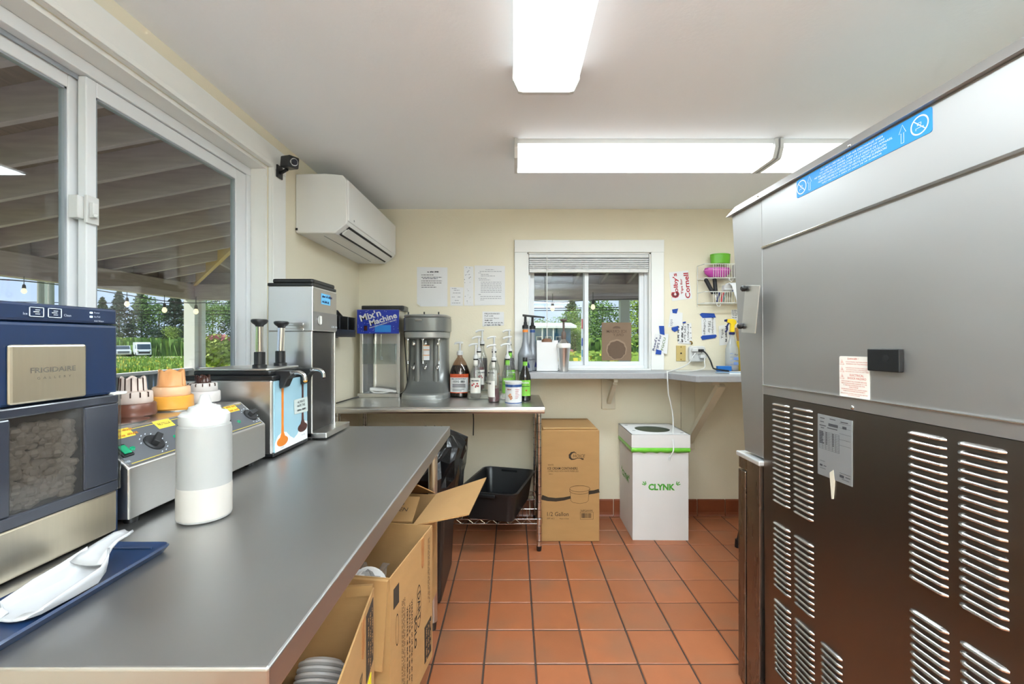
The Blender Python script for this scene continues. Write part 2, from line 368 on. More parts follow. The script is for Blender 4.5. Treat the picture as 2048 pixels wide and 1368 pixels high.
B(XL, XL + .018, 2.066, 2.195, .9, 2.118).build('side_casing', TRIM, T1, bevel=.004)
B(XL + .018, XL + .024, 2.066, 2.082, .9, 2.118).build('bead', TRIM, T1, bevel=.002)
# ------------------------------------------------------------------ window in the back wall
W2 = thing('window_2', None, None, (.56, YB + .05, 1.075), kind='structure'); W2['label'] = 'small white sliding window above the ledge'
xa, xb = .097, 1.02
MB().box(xa, xa + .012, YB, YB + .15, 1.075, 1.96).box(xb - .012, xb, YB, YB + .15, 1.075, 1.96).box(xa, xb, YB, YB + .15, 1.948, 1.96).build('jamb', TRIM, W2)
B(xa, xb, YB - .005, YB + .15, 1.07, 1.092).build('window_sill', TRIM, W2)
MB().box(.11, .125, YB + .05, YB + .12, 1.092, 1.95).box(.985, 1.008, YB + .05, YB + .12, 1.092, 1.95).box(.125, .985, YB + .05, YB + .12, 1.092, 1.115).box(.125, .985, YB + .05, YB + .12, 1.92, 1.95).build('frame', VINYL, W2, bevel=.003)
for (a, b_, yy, nm) in ((.125, .565, YB + .09, 'fixed_sash'), (.535, .985, YB + .06, 'sliding_sash')):
    s_ = MB().box(a, a + .03, yy, yy + .022, 1.115, 1.92).box(b_ - .035, b_, yy, yy + .022, 1.115, 1.92).box(a + .03, b_ - .035, yy, yy + .022, 1.115, 1.145).box(a + .03, b_ - .035, yy, yy + .022, 1.88, 1.92).build(nm, VINYL, W2, bevel=.002)
    B(a + .025, b_ - .03, yy + .009, yy + .013, 1.14, 1.885).build('pane', PANE, s_)
T2 = thing('trim_2', None, None, (.56, YB, 1.07), kind='structure')
B(.004, 1.113, YB - .02, YB, 1.958, 2.05).build('head_casing', TRIM, T2, bevel=.003)
B(.004, .099, YB - .018, YB, 1.085, 1.958).build('side_casing', TRIM, T2, bevel=.003)
B(1.018, 1.113, YB - .018, YB, 1.085, 1.958).build('side_casing', TRIM, T2, bevel=.003)
bl = thing('window_blind', 'white slatted blind pulled up at the top of the small window', 'blind', (.56, YB + .02, 1.82))
B(.112, 1.005, YB + .005, YB + .04, 1.922, 1.947).build('head_rail', WHITE, bl, bevel=.002)
for i in range(6):
    z = 1.91 - i * .0145
    MB().prism([(YB + .0, z - .006), (YB + .0, z + .0035), (YB + .012, z + .006), (YB + .03, z + .006), (YB + .045, z + .002), (YB + .03, z + .003), (YB + .012, z + .003), (YB + .004, z)], 'x', .114, 1.003).build('slat', WHITE, bl)
B(.114, 1.003, YB + .002, YB + .042, 1.812, 1.832).build('bottom_rail', OFFW, bl, bevel=.004)
MB().tube([(.245, YB - .005, 1.93), (.246, YB - .006, 1.27)], .0035).build('wand', OFFW, bl)
for xx in (.28, .86): MB().tube([(xx, YB - .001, 1.93), (xx, YB - .001, 1.815)], .0012, 5).build('cord', WHITE, bl)
sg = thing('window_sign', 'brown paper ice cream sign stuck on the small window glass', 'sign', (.776, YB + .05, 1.15))
SGN = M('brown sign paper', (122, 100, 80), .8, var=.04); SGN2 = M('brown sign print', (96, 76, 60), .8); SGN3 = M('pale sign print', (140, 118, 98), .8)
B(.664, .888, YB + .052, YB + .055, 1.152, 1.44).build('sheet', SGN, sg)
fy = YB + .052
txt('ICE CREAM', .03, (.776, fy, 1.372), (-1, 0, 0), (0, 0, 1), SGN2, sg, w=.15, n=(0, -1, 0), bold=.0005)
txt('ONLY', .028, (.79, fy, 1.345), (-1, 0, 0), (0, 0, 1), SGN2, sg, w=.08, n=(0, -1, 0), bold=.0005)
def blob(cx, cz, r, amp, n=28, sx=1): return [(cx + sx * r * (1 + amp * math.sin(i * 2.7) * .5) * math.cos(6.2832 * i / n), cz + r * (1 + amp * math.cos(i * 1.9) * .5) * math.sin(6.2832 * i / n)) for i in range(n)]
MB().prism(blob(.776, 1.235, .078, .08), 'y', fy - .0012, fy).build('printed_border', SGN3, sg)
MB().prism(blob(.776, 1.232, .068, .1), 'y', fy - .002, fy).build('printed_scoop', SGN2, sg)
MB().prism([(.776 + .03 * math.cos(R(a)), 1.395 + .018 * math.sin(R(a))) for a in range(0, 181, 15)], 'y', fy - .0012, fy).build('printed_logo', SGN2, sg)
# ------------------------------------------------------------------ ceiling fixtures
def lensmat():
    m = M('glowing diffuser', (250, 250, 246), .4, var=.0)
    b = m.node_tree.nodes['Principled BSDF']; n = m.node_tree.nodes; l = m.node_tree.links.new
    t = n.new('ShaderNodeTexCoord'); sp = n.new('ShaderNodeSeparateXYZ'); l(t.outputs['Object'], sp.inputs[0])
    ab = n.new('ShaderNodeMath'); ab.operation = 'ABSOLUTE'; l(sp.outputs[0], ab.inputs[0])          # two tubes behind the lens
    sb = n.new('ShaderNodeMath'); sb.operation = 'SUBTRACT'; sb.inputs[1].default_value = .055; l(ab.outputs[0], sb.inputs[0])
    a2 = n.new('ShaderNodeMath'); a2.operation = 'ABSOLUTE'; l(sb.outputs[0], a2.inputs[0])
    mr = n.new('ShaderNodeMapRange'); mr.interpolation_type = 'SMOOTHSTEP'; l(a2.outputs[0], mr.inputs[0])
    mr.inputs[1].default_value = 0; mr.inputs[2].default_value = .06; mr.inputs[3].default_value = LENS_E * 1.1; mr.inputs[4].default_value = LENS_E * .72
    l(mr.outputs[0], b.inputs['Emission Strength']); b.inputs['Emission Color'].default_value = (.93, .98, 1, 1); b.inputs['Base Color'].default_value = (.8, .8, .8, 1)
    return m
LENS = lensmat()
def fixture(label, loc, rotz, ln=1.22, wd=.235, W=1.0):
    t = thing('ceiling_light', label, 'ceiling light', loc, (0, 0, rotz), 'fluorescent fixtures on the ceiling')
    h = wd / 2
    B(-h * .92, h * .92, -ln / 2, ln / 2, -.03, 0).build('base_pan', WHITE, t, bevel=.003)
    le = MB().prism([(-h, -.028), (-h, -.045), (-h + .02, -.088), (-h + .035, -.092), (h - .035, -.092), (h - .02, -.088), (h, -.045), (h, -.028)], 'y', -ln / 2 + .012, ln / 2 - .012).build('diffuser', LENS, t)
    for s_ in (-1, 1):
        MB().prism([(-h - .003, -.002), (-h - .003, -.046), (-h + .018, -.091), (-h + .035, -.095), (h - .035, -.095), (h - .018, -.091), (h + .003, -.046), (h + .003, -.002)], 'y', s_ * ln / 2 - .013, s_ * ln / 2 + .003).build('end_cap', WHITE, t)
        B(-.02, .02, s_ * (ln / 2 - .06) - .03, s_ * (ln / 2 - .06) + .03, -.03, 0).build('mount_clip', OFFW, t)
    a = bpy.data.lights.new('tube_light', 'AREA'); a.shape = 'RECTANGLE'; a.size = wd * .8; a.size_y = ln * .95; a.energy = LAMP_W * W; a.color = LCOL
    ao = bpy.data.objects.new('tube_light', a); COL.objects.link(ao); ao.parent = t; ao.location = (0, 0, -.1)
    return t
fixture('ceiling light running toward the camera, nearest fluorescent fixture', (.115, .975, ZC), 0, W=.42)
fixture('left ceiling light of the crosswise pair above the soft serve machine', (.635, 2.245, ZC), R(90), 1.26, W=.66)
fixture('right ceiling light of the crosswise pair, half hidden by the steel machine', (1.55, 2.245, ZC), R(90), .52, W=.22)
def strip(label, loc, W):      # added fill light, unseen behind the camera, shaped as a hung tube strip
    t = thing('added_fill_light', label, 'fill light', loc, (0, 0, R(90)), 'added fill lights behind the camera')
    B(-.05, .05, -.6, .6, -.33, -.28).build('channel', WHITE, t, bevel=.004)
    for sx in (-.03, .03): MB().cyl((sx, -.58, -.355), (sx, .58, -.355), .013, n=12).build('tube', LENS, t)
    for y in (-.4, .4): MB().cyl((0, y, -.28), (0, y, 0), .005, n=8).build('rod', CHROME, t)
    for z, rx in ((-.38, 0), (-.265, R(180))):
        a = bpy.data.lights.new('tube_light', 'AREA'); a.shape = 'RECTANGLE'; a.size = .12; a.size_y = 1.15; a.energy = W * (.75 if z < -.3 else 2.1); a.color = LCOL
        ao = bpy.data.objects.new('tube_light', a); COL.objects.link(ao); ao.parent = t; ao.location = (0, 0, z); ao.rotation_euler = (rx, 0, 0)
strip('added unseen fill light hung behind the camera near the rear wall', (.3, -1.1, ZC), 22)
strip('added unseen fill light hung just behind the camera over the aisle', (.3, -.2, ZC), 24)
# ------------------------------------------------------------------ outdoors
GZ = -1.2
gm = M('meadow ground', (132, 156, 66), .95, var=.22, scale=.35, bump=.3, bscale=3)
B(-260, 200, -30, 300, GZ - .4, GZ).build('ground', gm, kind='structure')
RD = M('gravel road', (196, 186, 170), .9, var=.05, scale=.6)
B(-220, 160, 60, 68, GZ, GZ + .03).build('road', RD, kind='structure')
B(-5.0, -1.32, -2.4, 6.9, -.35, -.15).build('porch_bounce_floor', M('pale bounce floor', (206, 200, 190), .85, var=.05, scale=2), kind='structure')  # unseen floor, added in a pale tone to bounce light onto the rafters
B(-1.32, 4.5, 3.45, 6.9, -.35, -.15).build('porch_bounce_floor', MATS['pale bounce floor'], kind='structure')
XO, YO = -4.92, 6.75; BZ = 1.925; SL = .19
def zraf(x): return BZ + .24 + SL * (x - XO)
pr = thing('porch_roof', 'weathered wooden porch roof with exposed rafters outside the big window', 'porch roof', (-3, 3, BZ))
B(XO - .06, XO + .06, -2.2, YO + .06, BZ, BZ + .24).build('beam', WOODB, pr, bevel=.006)
B(XO + .06, 5.2, YO - .06, YO + .06, BZ, BZ + .24).build('beam', WOODG, pr, bevel=.006)
for n in range(-9, 12):
    y = 2.12 + .405 * n
    xe = -1.32 if y < 3.55 else XO + (YO - y) / .93
    if xe < XO + .15: continue
    MB().hexa([(XO - .05, y - .02, zraf(XO - .05)), (XO - .05, y + .02, zraf(XO - .05)), (XO - .05, y + .02, zraf(XO - .05) + .2), (XO - .05, y - .02, zraf(XO - .05) + .2)],
              [(xe, y - .02, zraf(xe)), (xe, y + .02, zraf(xe)), (xe, y + .02, zraf(xe) + .2), (xe, y - .02, zraf(xe) + .2)]).build('rafter', WOODG, pr)
def zrb(y): return BZ + .24 + SL * (YO - y)
for n in range(-10, 14):
    x = .12 + .405 * n
    ye = 3.46 if x > -1.3 else YO - (x - XO) * .93
    if ye > YO - .15 or x < XO: continue
    MB().hexa([(x - .02, YO + .05, zrb(YO)), (x + .02, YO + .05, zrb(YO)), (x + .02, YO + .05, zrb(YO) + .2), (x - .02, YO + .05, zrb(YO) + .2)],
              [(x - .02, ye, zrb(ye)), (x + .02, ye, zrb(ye)), (x + .02, ye, zrb(ye) + .2), (x - .02, ye, zrb(ye) + .2)]).build('rafter', WOODB, pr)
MB().bar((XO, YO, zraf(XO) + .06), (-1.34, YO - 3.58 * .93, zraf(-1.34) + .06), .045, .2).build('hip_rafter', PINE, pr)
B(XO - .09, XO - .061, -2.2, YO + .09, BZ + .06, BZ + .46).build('fascia_board', WOODB, pr)
B(XO - .09, 5.2, YO + .061, YO + .09, BZ + .06, BZ + .46).build('fascia_board', WOODG, pr)
d = MB(); xa_, xb_ = XO - .3, -1.3
d.hexa([(xa_, -2.4, zraf(xa_) + .2), (xb_, -2.4, zraf(xb_) + .2), (xb_, -2.4, zraf(xb_) + .24), (xa_, -2.4, zraf(xa_) + .24)],
       [(xa_, YO + .3, zraf(xa_) + .2), (xb_, 3.45, zraf(xb_) + .2), (xb_, 3.45, zraf(xb_) + .24), (xa_, YO + .3, zraf(xa_) + .24)])
d.hexa([(xa_, YO + .3, zrb(YO + .3) + .2), (5.2, YO + .3, zrb(YO + .3) + .2), (5.2, YO + .3, zrb(YO + .3) + .24), (xa_, YO + .3, zrb(YO + .3) + .24)],
       [(xb_, 3.45, zrb(3.45) + .2), (5.2, 3.45, zrb(3.45) + .2), (5.2, 3.45, zrb(3.45) + .24), (xb_, 3.45, zrb(3.45) + .24)])
d.build('roof_deck', DECK, pr)
PW = M('white painted post', (226, 222, 216), .6, var=.03)
pp = thing('porch_post', 'white square post at the porch corner with two faced boards', 'post', (XO, YO, GZ))
B(XO - .08, XO + .09, YO - .09, YO + .02, GZ, BZ).build('shaft', PW, pp, bevel=.006)
B(XO + .02, XO + .13, YO + .0, YO + .09, GZ, BZ).build('facing_board', PW, pp, bevel=.006)
B(1.62, 1.76, YO - .07, YO + .07, GZ, BZ).build('porch_post', PW, bevel=.006, label='white porch post seen through the right pane of the small window', cat='post')
rz = .894
rl = thing('porch_railing', 'corrugated metal porch half wall with white top rail', 'railing', (XO, 3, GZ))
rows = []
for z in (GZ, rz - .03):
    rows.append([(XO + .015 * math.sin(i * .75), -2 + i * .0125, z) for i in range(int((YO + 2) / .0125))])
MB().grid(rows).build('corrugated_panel', CORR, rl, solid=.002, recalc=False)
rows = []
for z in (GZ, rz - .03):
    rows.append([(XO + i * .0125, YO + .015 * math.sin(i * .75), z) for i in range(int((4.2 - XO) / .0125))])
MB().grid(rows).build('corrugated_panel', CORR, rl, solid=.002, recalc=False)
B(XO - .06, XO + .06, -2, YO + .06, rz - .04, rz).build('top_rail', PW, rl, bevel=.006)
B(XO + .06, 4.2, YO - .06, YO + .06, rz - .04, rz).build('top_rail', PW, rl, bevel=.006)
# string lights
BULB = M('warm bulb', (255, 226, 186), .3, emit=1.1); 
def bulb(px, py, Y, label):
    p = P(px, py, Y); k = Y / 5.5
    t = thing('string_light', label, 'string light', p, None, 'string light bulbs under the porch')
    MB().tube([p + Vector((0, 0, .16 * k)), p + Vector((0, 0, .05 * k))], .004 * k, 5).build('cord', BLACK, t)
    MB().lathe([(.008 * k, .06 * k), (.016 * k, .045 * k), (.02 * k, .008 * k)], p, 10).build('socket', BLACK, t)
    MB().lathe([(.012 * k, .01 * k), (.024 * k, -.012 * k), (.028 * k, -.032 * k), (.018 * k, -.052 * k), (.004 * k, -.06 * k)], p, 12).build('bulb', BULB, t)
for a in ((48, 578, 4.2, 'string light bulb seen above the blue ice maker'), (254, 604, 5.6, 'string light bulb left of the middle one before the pines'), (329, 616, 5.9, 'middle string light bulb in front of the pines'),
          (392, 619, 6.2, 'string light bulb hanging in front of the corner post'), (1105, 613, 6.3, 'string light bulb in the left pane of the small window'), (1186, 610, 6.4, 'string light bulb beside the middle stile of the small window')): bulb(*a)
MB().tube([P(-60, 556, 4.0), P(48, 562, 4.2), P(150, 574, 4.9), P(254, 590, 5.6), P(329, 602, 5.9), P(392, 606, 6.2), P(440, 602, 6.5)], .006, 5, res=4).build('light_cord', BLACK, label='black cord of the string lights under the porch beam', cat='cord')
MB().tube([P(1000, 594, 6.2), P(1105, 604, 6.3), P(1186, 600, 6.4), P(1340, 596, 6.5)], .006, 5, res=4).build('light_cord', BLACK, label='black cord of the string lights outside the small window', cat='cord')
# power lines and poles
WIRE = M('wire black', (14, 14, 15), 1.0, spec=0)
PL = thing('power_line', 'black overhead power lines crossing the view outside', 'power line', (-20, 30, 4))
for (pa, pb, Y) in (((-300, 596), (560, 607), 34), ((-300, 621), (560, 628), 34), ((-300, 612), (560, 622), 36), ((900, 617), (1500, 606), 34), ((900, 622), (1500, 610), 34)):
    a, b_ = P(*pa, Y), P(*pb, Y); m_ = (a + b_) / 2 - Vector((0, 0, .15))
    MB().tube([a, m_, b_], .03, 5, res=4).build('wire', WIRE, PL)
POLE = M('grey utility pole', (150, 146, 140), .85, var=.15, scale=4, stretch=(6, 6, .5))
for (px, lb) in ((81, 'grey wooden utility pole, left of the two beyond the porch'), (102, 'grey wooden utility pole, right of the two beyond the porch')):
    p = P(px, 600, 14); t = thing('utility_pole', lb, 'utility pole', (p.x, 14, GZ), None, 'pair of utility poles')
    MB().cyl((p.x, 14, GZ), (p.x, 14, 6.5), .085, .07).build('shaft', POLE, t)
    MB().bar((p.x - .5, 14, 6.2), (p.x + .5, 14, 6.2), .08, .1).build('crossarm', POLE, t)
p = P(91, 600, 14.1); MB().cyl((p.x, 14.1, GZ), (p.x, 14.1, 6), .05).build('conduit_pole', PW, label='slim white conduit pole between the two utility poles', cat='pole')
# trees
LF = [M('pine foliage', (62, 92, 52), .8, var=.3, scale=1.2), M('leaf foliage', (112, 146, 66), .8, var=.3, scale=1.0), M('bright foliage', (150, 172, 74), .8, var=.3, scale=1.0), M('dark foliage', (44, 70, 46), .8, var=.3, scale=1.0)]
BARK = M('bark', (96, 80, 66), .9, var=.2)
def leafcloud(kind, H, Rr, n, rng, z0=.12):
    mb = MB()
    for i in range(n):
        if kind == 'pine':
            h = rng.random() ** .8; lay = (h * 9) % 1.0; rad = Rr * (1 - h) * (.55 + .45 * (1 - lay)) + .15
            a = rng.random() * 6.283; q = rad * rng.random() ** .4; c = Vector((q * math.cos(a), q * math.sin(a), H * (z0 + (1 - z0) * h) - q * .12)); s_ = H * .024
        else:
            k = rng.randint(0, 9); rr_ = random.Random(k * 17 + int(H * 10)); bc = Vector((rr_.uniform(-.55, .55) * Rr, rr_.uniform(-.55, .55) * Rr, H * (z0 + .12 + rr_.random() * (.72 - z0))))
            dv = Vector((rng.gauss(0, 1), rng.gauss(0, 1), rng.gauss(0, 1))).normalized(); c = bc + Vector((dv.x * Rr * .5, dv.y * Rr * .5, dv.z * H * .17)) * rng.random() ** .33; s_ = H * .021
        u = Vector((rng.gauss(0, 1), rng.gauss(0, 1), rng.gauss(0, .5))).normalized() * s_ * rng.uniform(.6, 1.4); v = u.cross(Vector((rng.gauss(0, 1), rng.gauss(0, 1), rng.gauss(0, 1)))).normalized() * s_ * rng.uniform(.5, 1)
        mb.add([c - u, c + v * .6, c + u, c - v * .6], [(0, 1, 2, 3)])
    return mb
def tree(name, label, px, Y, H, Rr, kind, mi, seed, n=1500, grp='trees beyond the road', z0=.12):
    x = (px - CX) / F * Y; t = thing(name, label, 'tree', (0, 0, 0), (0, 0, 0), grp); t.location = (x, Y, GZ)
    rng = random.Random(seed)
    leafcloud(kind, H, Rr, n, rng, z0).build('foliage', LF[mi], t, recalc=False)
    MB().cyl((0, 0, 0), (0, 0, H * .8), H * .018, H * .006, 7).build('trunk', BARK, t)
    return t
TR = [('pine_tree', 'tall dark pine at the far left of the tree line', 205, 84, 10.8, 4.2, 'pine', 0), ('pine_tree', 'tall pine behind the parked white pickup', 238, 82, 12.0, 4.4, 'pine', 3),
      ('pine_tree', 'tallest pine behind the white van', 283, 85, 13.0, 4.6, 'pine', 0), ('leafy_tree', 'pale green leafy tree between the pines right of the van', 318, 86, 11.6, 4.2, 'leaf', 1),
      ('pine_tree', 'dark pine left of the porch corner post', 350, 84, 12.4, 4.4, 'pine', 3), ('leafy_tree', 'bright leafy tree just behind the corner post', 388, 86, 11, 4.2, 'leaf', 1),
      ('leafy_tree', 'leafy tree right of the corner post', 425, 84, 11, 4.6, 'leaf', 1), ('pine_tree', 'pine at the right edge of the large window', 468, 86, 12, 4.6, 'pine', 0),
      ('leafy_tree', 'low dark round tree right of the parked van', 318, 76, 5.2, 2.6, 'leaf', 3), ('leafy_tree', 'low yellow green sapling beside the dark round tree', 345, 75, 5.4, 2.0, 'leaf', 2), ('leafy_tree', 'low dark bush tree left of the corner post', 366, 76, 5.4, 2.4, 'leaf', 3),
      ('leafy_tree', 'low leafy tree behind the parked pickup', 225, 80, 5, 3, 'leaf', 1)]
for i, a in enumerate(TR): tree(a[0], a[1], a[2], a[3], a[4], a[5], a[6], a[7], i + 3, 2600)
TB = [('pine_tree', 'tall pine behind the blue building in the small window', 1143, 56, 8.6, 2.6, 'pine', 0), ('leafy_tree', 'round leafy tree beside the banner in the small window', 1160, 50, 7.0, 2.4, 'leaf', 1), ('leafy_tree', 'leafy tree in the middle of the small window', 1205, 54, 8.2, 3.0, 'leaf', 1),
      ('pine_tree', 'dark pine left of the brown window sign', 1186, 58, 8.6, 2.4, 'pine', 3), ('leafy_tree', 'leafy tree above the brown window sign', 1240, 54, 7.2, 3, 'leaf', 1), ('leafy_tree', 'pale leafy tree at the right edge of the small window', 1275, 46, 8.2, 2.8, 'leaf', 2),
      ('leafy_tree', 'low green tree behind the left end of the blue building', 1085, 75, 7.0, 4, 'leaf', 1), ('leafy_tree', 'low green tree behind the right end of the blue building', 1115, 72, 6.6, 3, 'leaf', 1), ('leafy_tree', 'bright shrub tree right of the steel cup', 1150, 42, 4.4, 1.6, 'leaf', 2)]
for i, a in enumerate(TB): tree(a[0], a[1], a[2], a[3], a[4], a[5], a[6], a[7], i + 40, 2000, 'trees behind the small window', .1)
# meadow weeds
def weeds(name, label, xa, xb, ya, yb, n, mats, hh, seed, base=GZ):
    rng = random.Random(seed); mb = MB()
    for i in range(n):
        y = rng.uniform(ya, yb); x = rng.uniform(xa, xb) * y; h = hh * rng.uniform(.5, 1.2); a = rng.random() * 6.28; wv = hh * .14
        u = Vector((math.cos(a), math.sin(a), 0)) * wv; b0 = Vector((x, y, base)); tp = b0 + Vector((rng.gauss(0, .12), rng.gauss(0, .12), 1)) * h
        mb.add([b0 - u, b0 + u, tp + u * .7, tp - u * .7], [(0, 1, 2, 3)], 0 if rng.random() > .16 else 1)
    mb.build(name, mats, label=label, cat='weeds', kind='stuff', recalc=False)
WG = M('weed green', (140, 168, 70), .85, var=.25, scale=.8); WY = M('goldenrod yellow', (214, 196, 70), .85, var=.15, scale=1)
weeds('meadow_weeds', 'green meadow weeds between the porch and the road', -1.35, -.62, 26, 58, 9000, [WG, WY], .5, 5)
weeds('goldenrod_meadow', 'tall grass with yellow goldenrod outside the small window', .0, .36, 20, 33, 7000, [WG, WY], 1.5, 9)
weeds('undergrowth', 'dense green undergrowth along the foot of the tree line', -1.05, -.55, 73, 80, 6000, [LF[1], LF[2]], 2.6, 15)
weeds('undergrowth', 'green undergrowth between the trees outside the small window', .0, .36, 44, 58, 5000, [LF[1], LF[0]], 2.4, 16)
# flowering bush
bx = P(437, 700, 15); ft = thing('hydrangea_bush', 'round flowering bush with pink tips beyond the porch rail', 'bush', (bx.x, 15, GZ))
rng = random.Random(4); fb = MB(); fp = MB()
for i in range(1500):
    dv = Vector((rng.gauss(0, 1), rng.gauss(0, 1), rng.gauss(0, 1))).normalized() * rng.random() ** .3
    c = Vector((bx.x + dv.x * .62, 15 + dv.y * .6, .98 + dv.z * .55)); u = Vector((rng.gauss(0, 1), rng.gauss(0, 1), rng.gauss(0, 1))).normalized() * .06; v = u.orthogonal() * .8
    (fp if dv.z > .62 and rng.random() < .5 else fb).add([c - u, c + v, c + u, c - v], [(0, 1, 2, 3)])
fb.build('foliage', M('bush leaves', (150, 160, 74), .8, var=.3, scale=6), ft, recalc=False); fp.build('blossoms', M('pink blossoms', (190, 96, 110), .8, var=.2, scale=6), ft, recalc=False)
MB().cyl((bx.x, 15, GZ), (bx.x, 15, .6), .05, .03, 7).build('stem', BARK, ft)
# vehicles
GLS = M('vehicle glass', (60, 78, 92), .1, var=.05); TYR = M('tyre', (24, 24, 25), .8); VW = M('vehicle white', (232, 236, 240), .3, var=.02, coat=.5); VGY = M('vehicle grey', (96, 102, 108), .4)
def wheels(t, x, y, w, ln, r):
    for sx in (-1, 1):
        for sy in (-1, 1): MB().cyl((x + sx * w * .5 - .1 * sx, y + sy * ln * .32, GZ + r), (x + sx * w * .5 + .04 * sx, y + sy * ln * .32, GZ + r), r, n=12).build('wheel', TYR, t)
def wheels_(t, w, ln, r):
    for sx in (-1, 1):
        for sy in (-1, 1): MB().cyl((sx * w * .5 - .1 * sx, sy * ln * .32, r), (sx * w * .5 + .04 * sx, sy * ln * .32, r), r, n=12).build('wheel', TYR, t)
vn = thing('white_van', 'white high roof van parked by the road', 'van', ((284 - CX) / F * 70, 70, GZ + .0), (0, 0, R(46)))
MB().prism([(-2.6, .35), (2.4, .35), (2.4, 2.3), (-1.5, 2.3), (-1.9, 2.05), (-2.3, 1.2), (-2.6, 1.05)], 'x', -.9, .9).build('body', VW, vn, bevel=.08)
MB().hexa([(-.78, -1.93, 2.0), (.78, -1.93, 2.0), (.8, -2.32, 1.22), (-.8, -2.32, 1.22)], [(-.78, -1.97, 1.98), (.78, -1.97, 1.98), (.8, -2.36, 1.2), (-.8, -2.36, 1.2)]).build('windshield', GLS, vn)
B(-.7, .7, -2.64, -2.56, .55, .85).build('grille', BLKM, vn)
for s_ in (-1, 1):
    B(s_ * .9 - .02, s_ * .9 + .02, -1.9, -1.0, 1.3, 1.85).build('side_window', GLS, vn); B(s_ * .72 - .12, s_ * .72 + .12, -2.62, -2.5, .85, 1.05).build('headlight', CHROME, vn)
wheels_(vn, 1.8, 5, .35)
pk = thing('pickup_truck', 'pale pickup truck parked left of the white van', 'truck', ((244 - CX) / F * 71, 71, GZ), (0, 0, R(46)))
MB().prism([(-2.5, .4), (2.4, .4), (2.4, 1.15), (.8, 1.15), (.5, 1.75), (-.8, 1.75), (-1.3, 1.15), (-2.5, 1.0)], 'x', -.95, .95).build('body', VW, pk, bevel=.07)
MB().hexa([(-.8, -.84, 1.7), (.8, -.84, 1.7), (.85, -1.28, 1.2), (-.85, -1.28, 1.2)], [(-.8, -.88, 1.69), (.8, -.88, 1.69), (.85, -1.33, 1.19), (-.85, -1.33, 1.19)]).build('windshield', GLS, pk)
B(-.7, .7, -2.54, -2.46, .55, .9).build('grille', VGY, pk); B(-.98, .98, -2.56, -2.4, .38, .52).build('bumper', CHROME, pk)
wheels_(pk, 1.9, 5, .38)
cx_, cy_ = (407 - CX) / F * 60, 60.5
dc = thing('dark_car', 'small dark car half hidden behind the flowering bush', 'car', (cx_, cy_, GZ))
MB().prism([(cy_ - 2, GZ + .3), (cy_ + 2, GZ + .3), (cy_ + 2, GZ + .85), (cy_ + 1.2, GZ + 1.4), (cy_ - .7, GZ + 1.4), (cy_ - 1.2, GZ + .9), (cy_ - 2, GZ + .8)], 'x', cx_ - .85, cx_ + .85).build('body', VGY, dc, bevel=.08)
MB().poly([(cx_ - .7, cy_ - .75, GZ + 1.37), (cx_ + .7, cy_ - .75, GZ + 1.37), (cx_ + .75, cy_ - 1.2, GZ + .95), (cx_ - .75, cy_ - 1.2, GZ + .95)]).build('windshield', GLS, dc); wheels(dc, cx_, cy_, 1.7, 4, .32)
# blue building
bl_ = thing('blue_building', 'low blue building with white roof seen through the small window', 'building', (2.4, 40, GZ))
BB = M('blue siding', (72, 118, 158), .7, var=.06, scale=2, stretch=(1, 1, 6)); x0b, x1b = .6, 4.9
B(x0b, x1b, 38, 44, GZ, 2.45).build('wall', BB, bl_)
MB().prism([(37.2, 2.4), (37.2, 2.6), (41, 3.0), (44.6, 2.6), (44.6, 2.4)], 'x', x0b - .5, x1b + .4).build('roof', M('white metal roof', (226, 226, 224), .5), bl_)
for xx in (2.35, 3.3, 4.2): B(xx, xx + .08, 37.3, 37.4, GZ, 2.4).build('porch_column', PW, bl_)
for xx in (1.9, 2.7, 3.6):
    f_ = B(xx, xx + .55, 37.9, 38.0, .6, 1.7).build('window', PW, bl_); B(xx + .07, xx + .48, 37.86, 37.9, .67, 1.63).build('pane', GLS, f_)
MB().box(3.9, 4.9, 35.4, 36.4, GZ, .1).box(4.0, 4.8, 35.5, 36.3, .1, .6).build('ice_chest', M('red white chest', (214, 120, 120), .5), label='red and white chest in front of the blue building', cat='chest', bevel=.05)
fg = thing('feather_banner', 'tall white feather banner with red and blue print outside the small window', 'banner', (P(1168, 700, 9).x, 9, GZ))
fx = P(1167, 700, 9).x
MB().prism([(fx - .045, -.2), (fx + .05, -.2), (fx + .05, 1.9), (fx + .02, 2.15), (fx - .03, 2.05), (fx - .045, 1.8)], 'y', 9, 9.01).build('cloth', M('banner cloth', (216, 222, 230), .7), fg)
for (za, zb_, c_) in ((1.55, 1.75, REDM), (1.2, 1.36, TAPE), (.98, 1.12, M('banner teal', (90, 150, 180), .7)), (.5, .62, TAPE)): B(fx - .04, fx + .045, 8.995, 9.0, za, zb_).build('print', c_, fg)
MB().cyl((fx + .06, 9.01, GZ), (fx + .06, 9.01, 2.1), .012, n=6).build('pole', BLACK, fg)
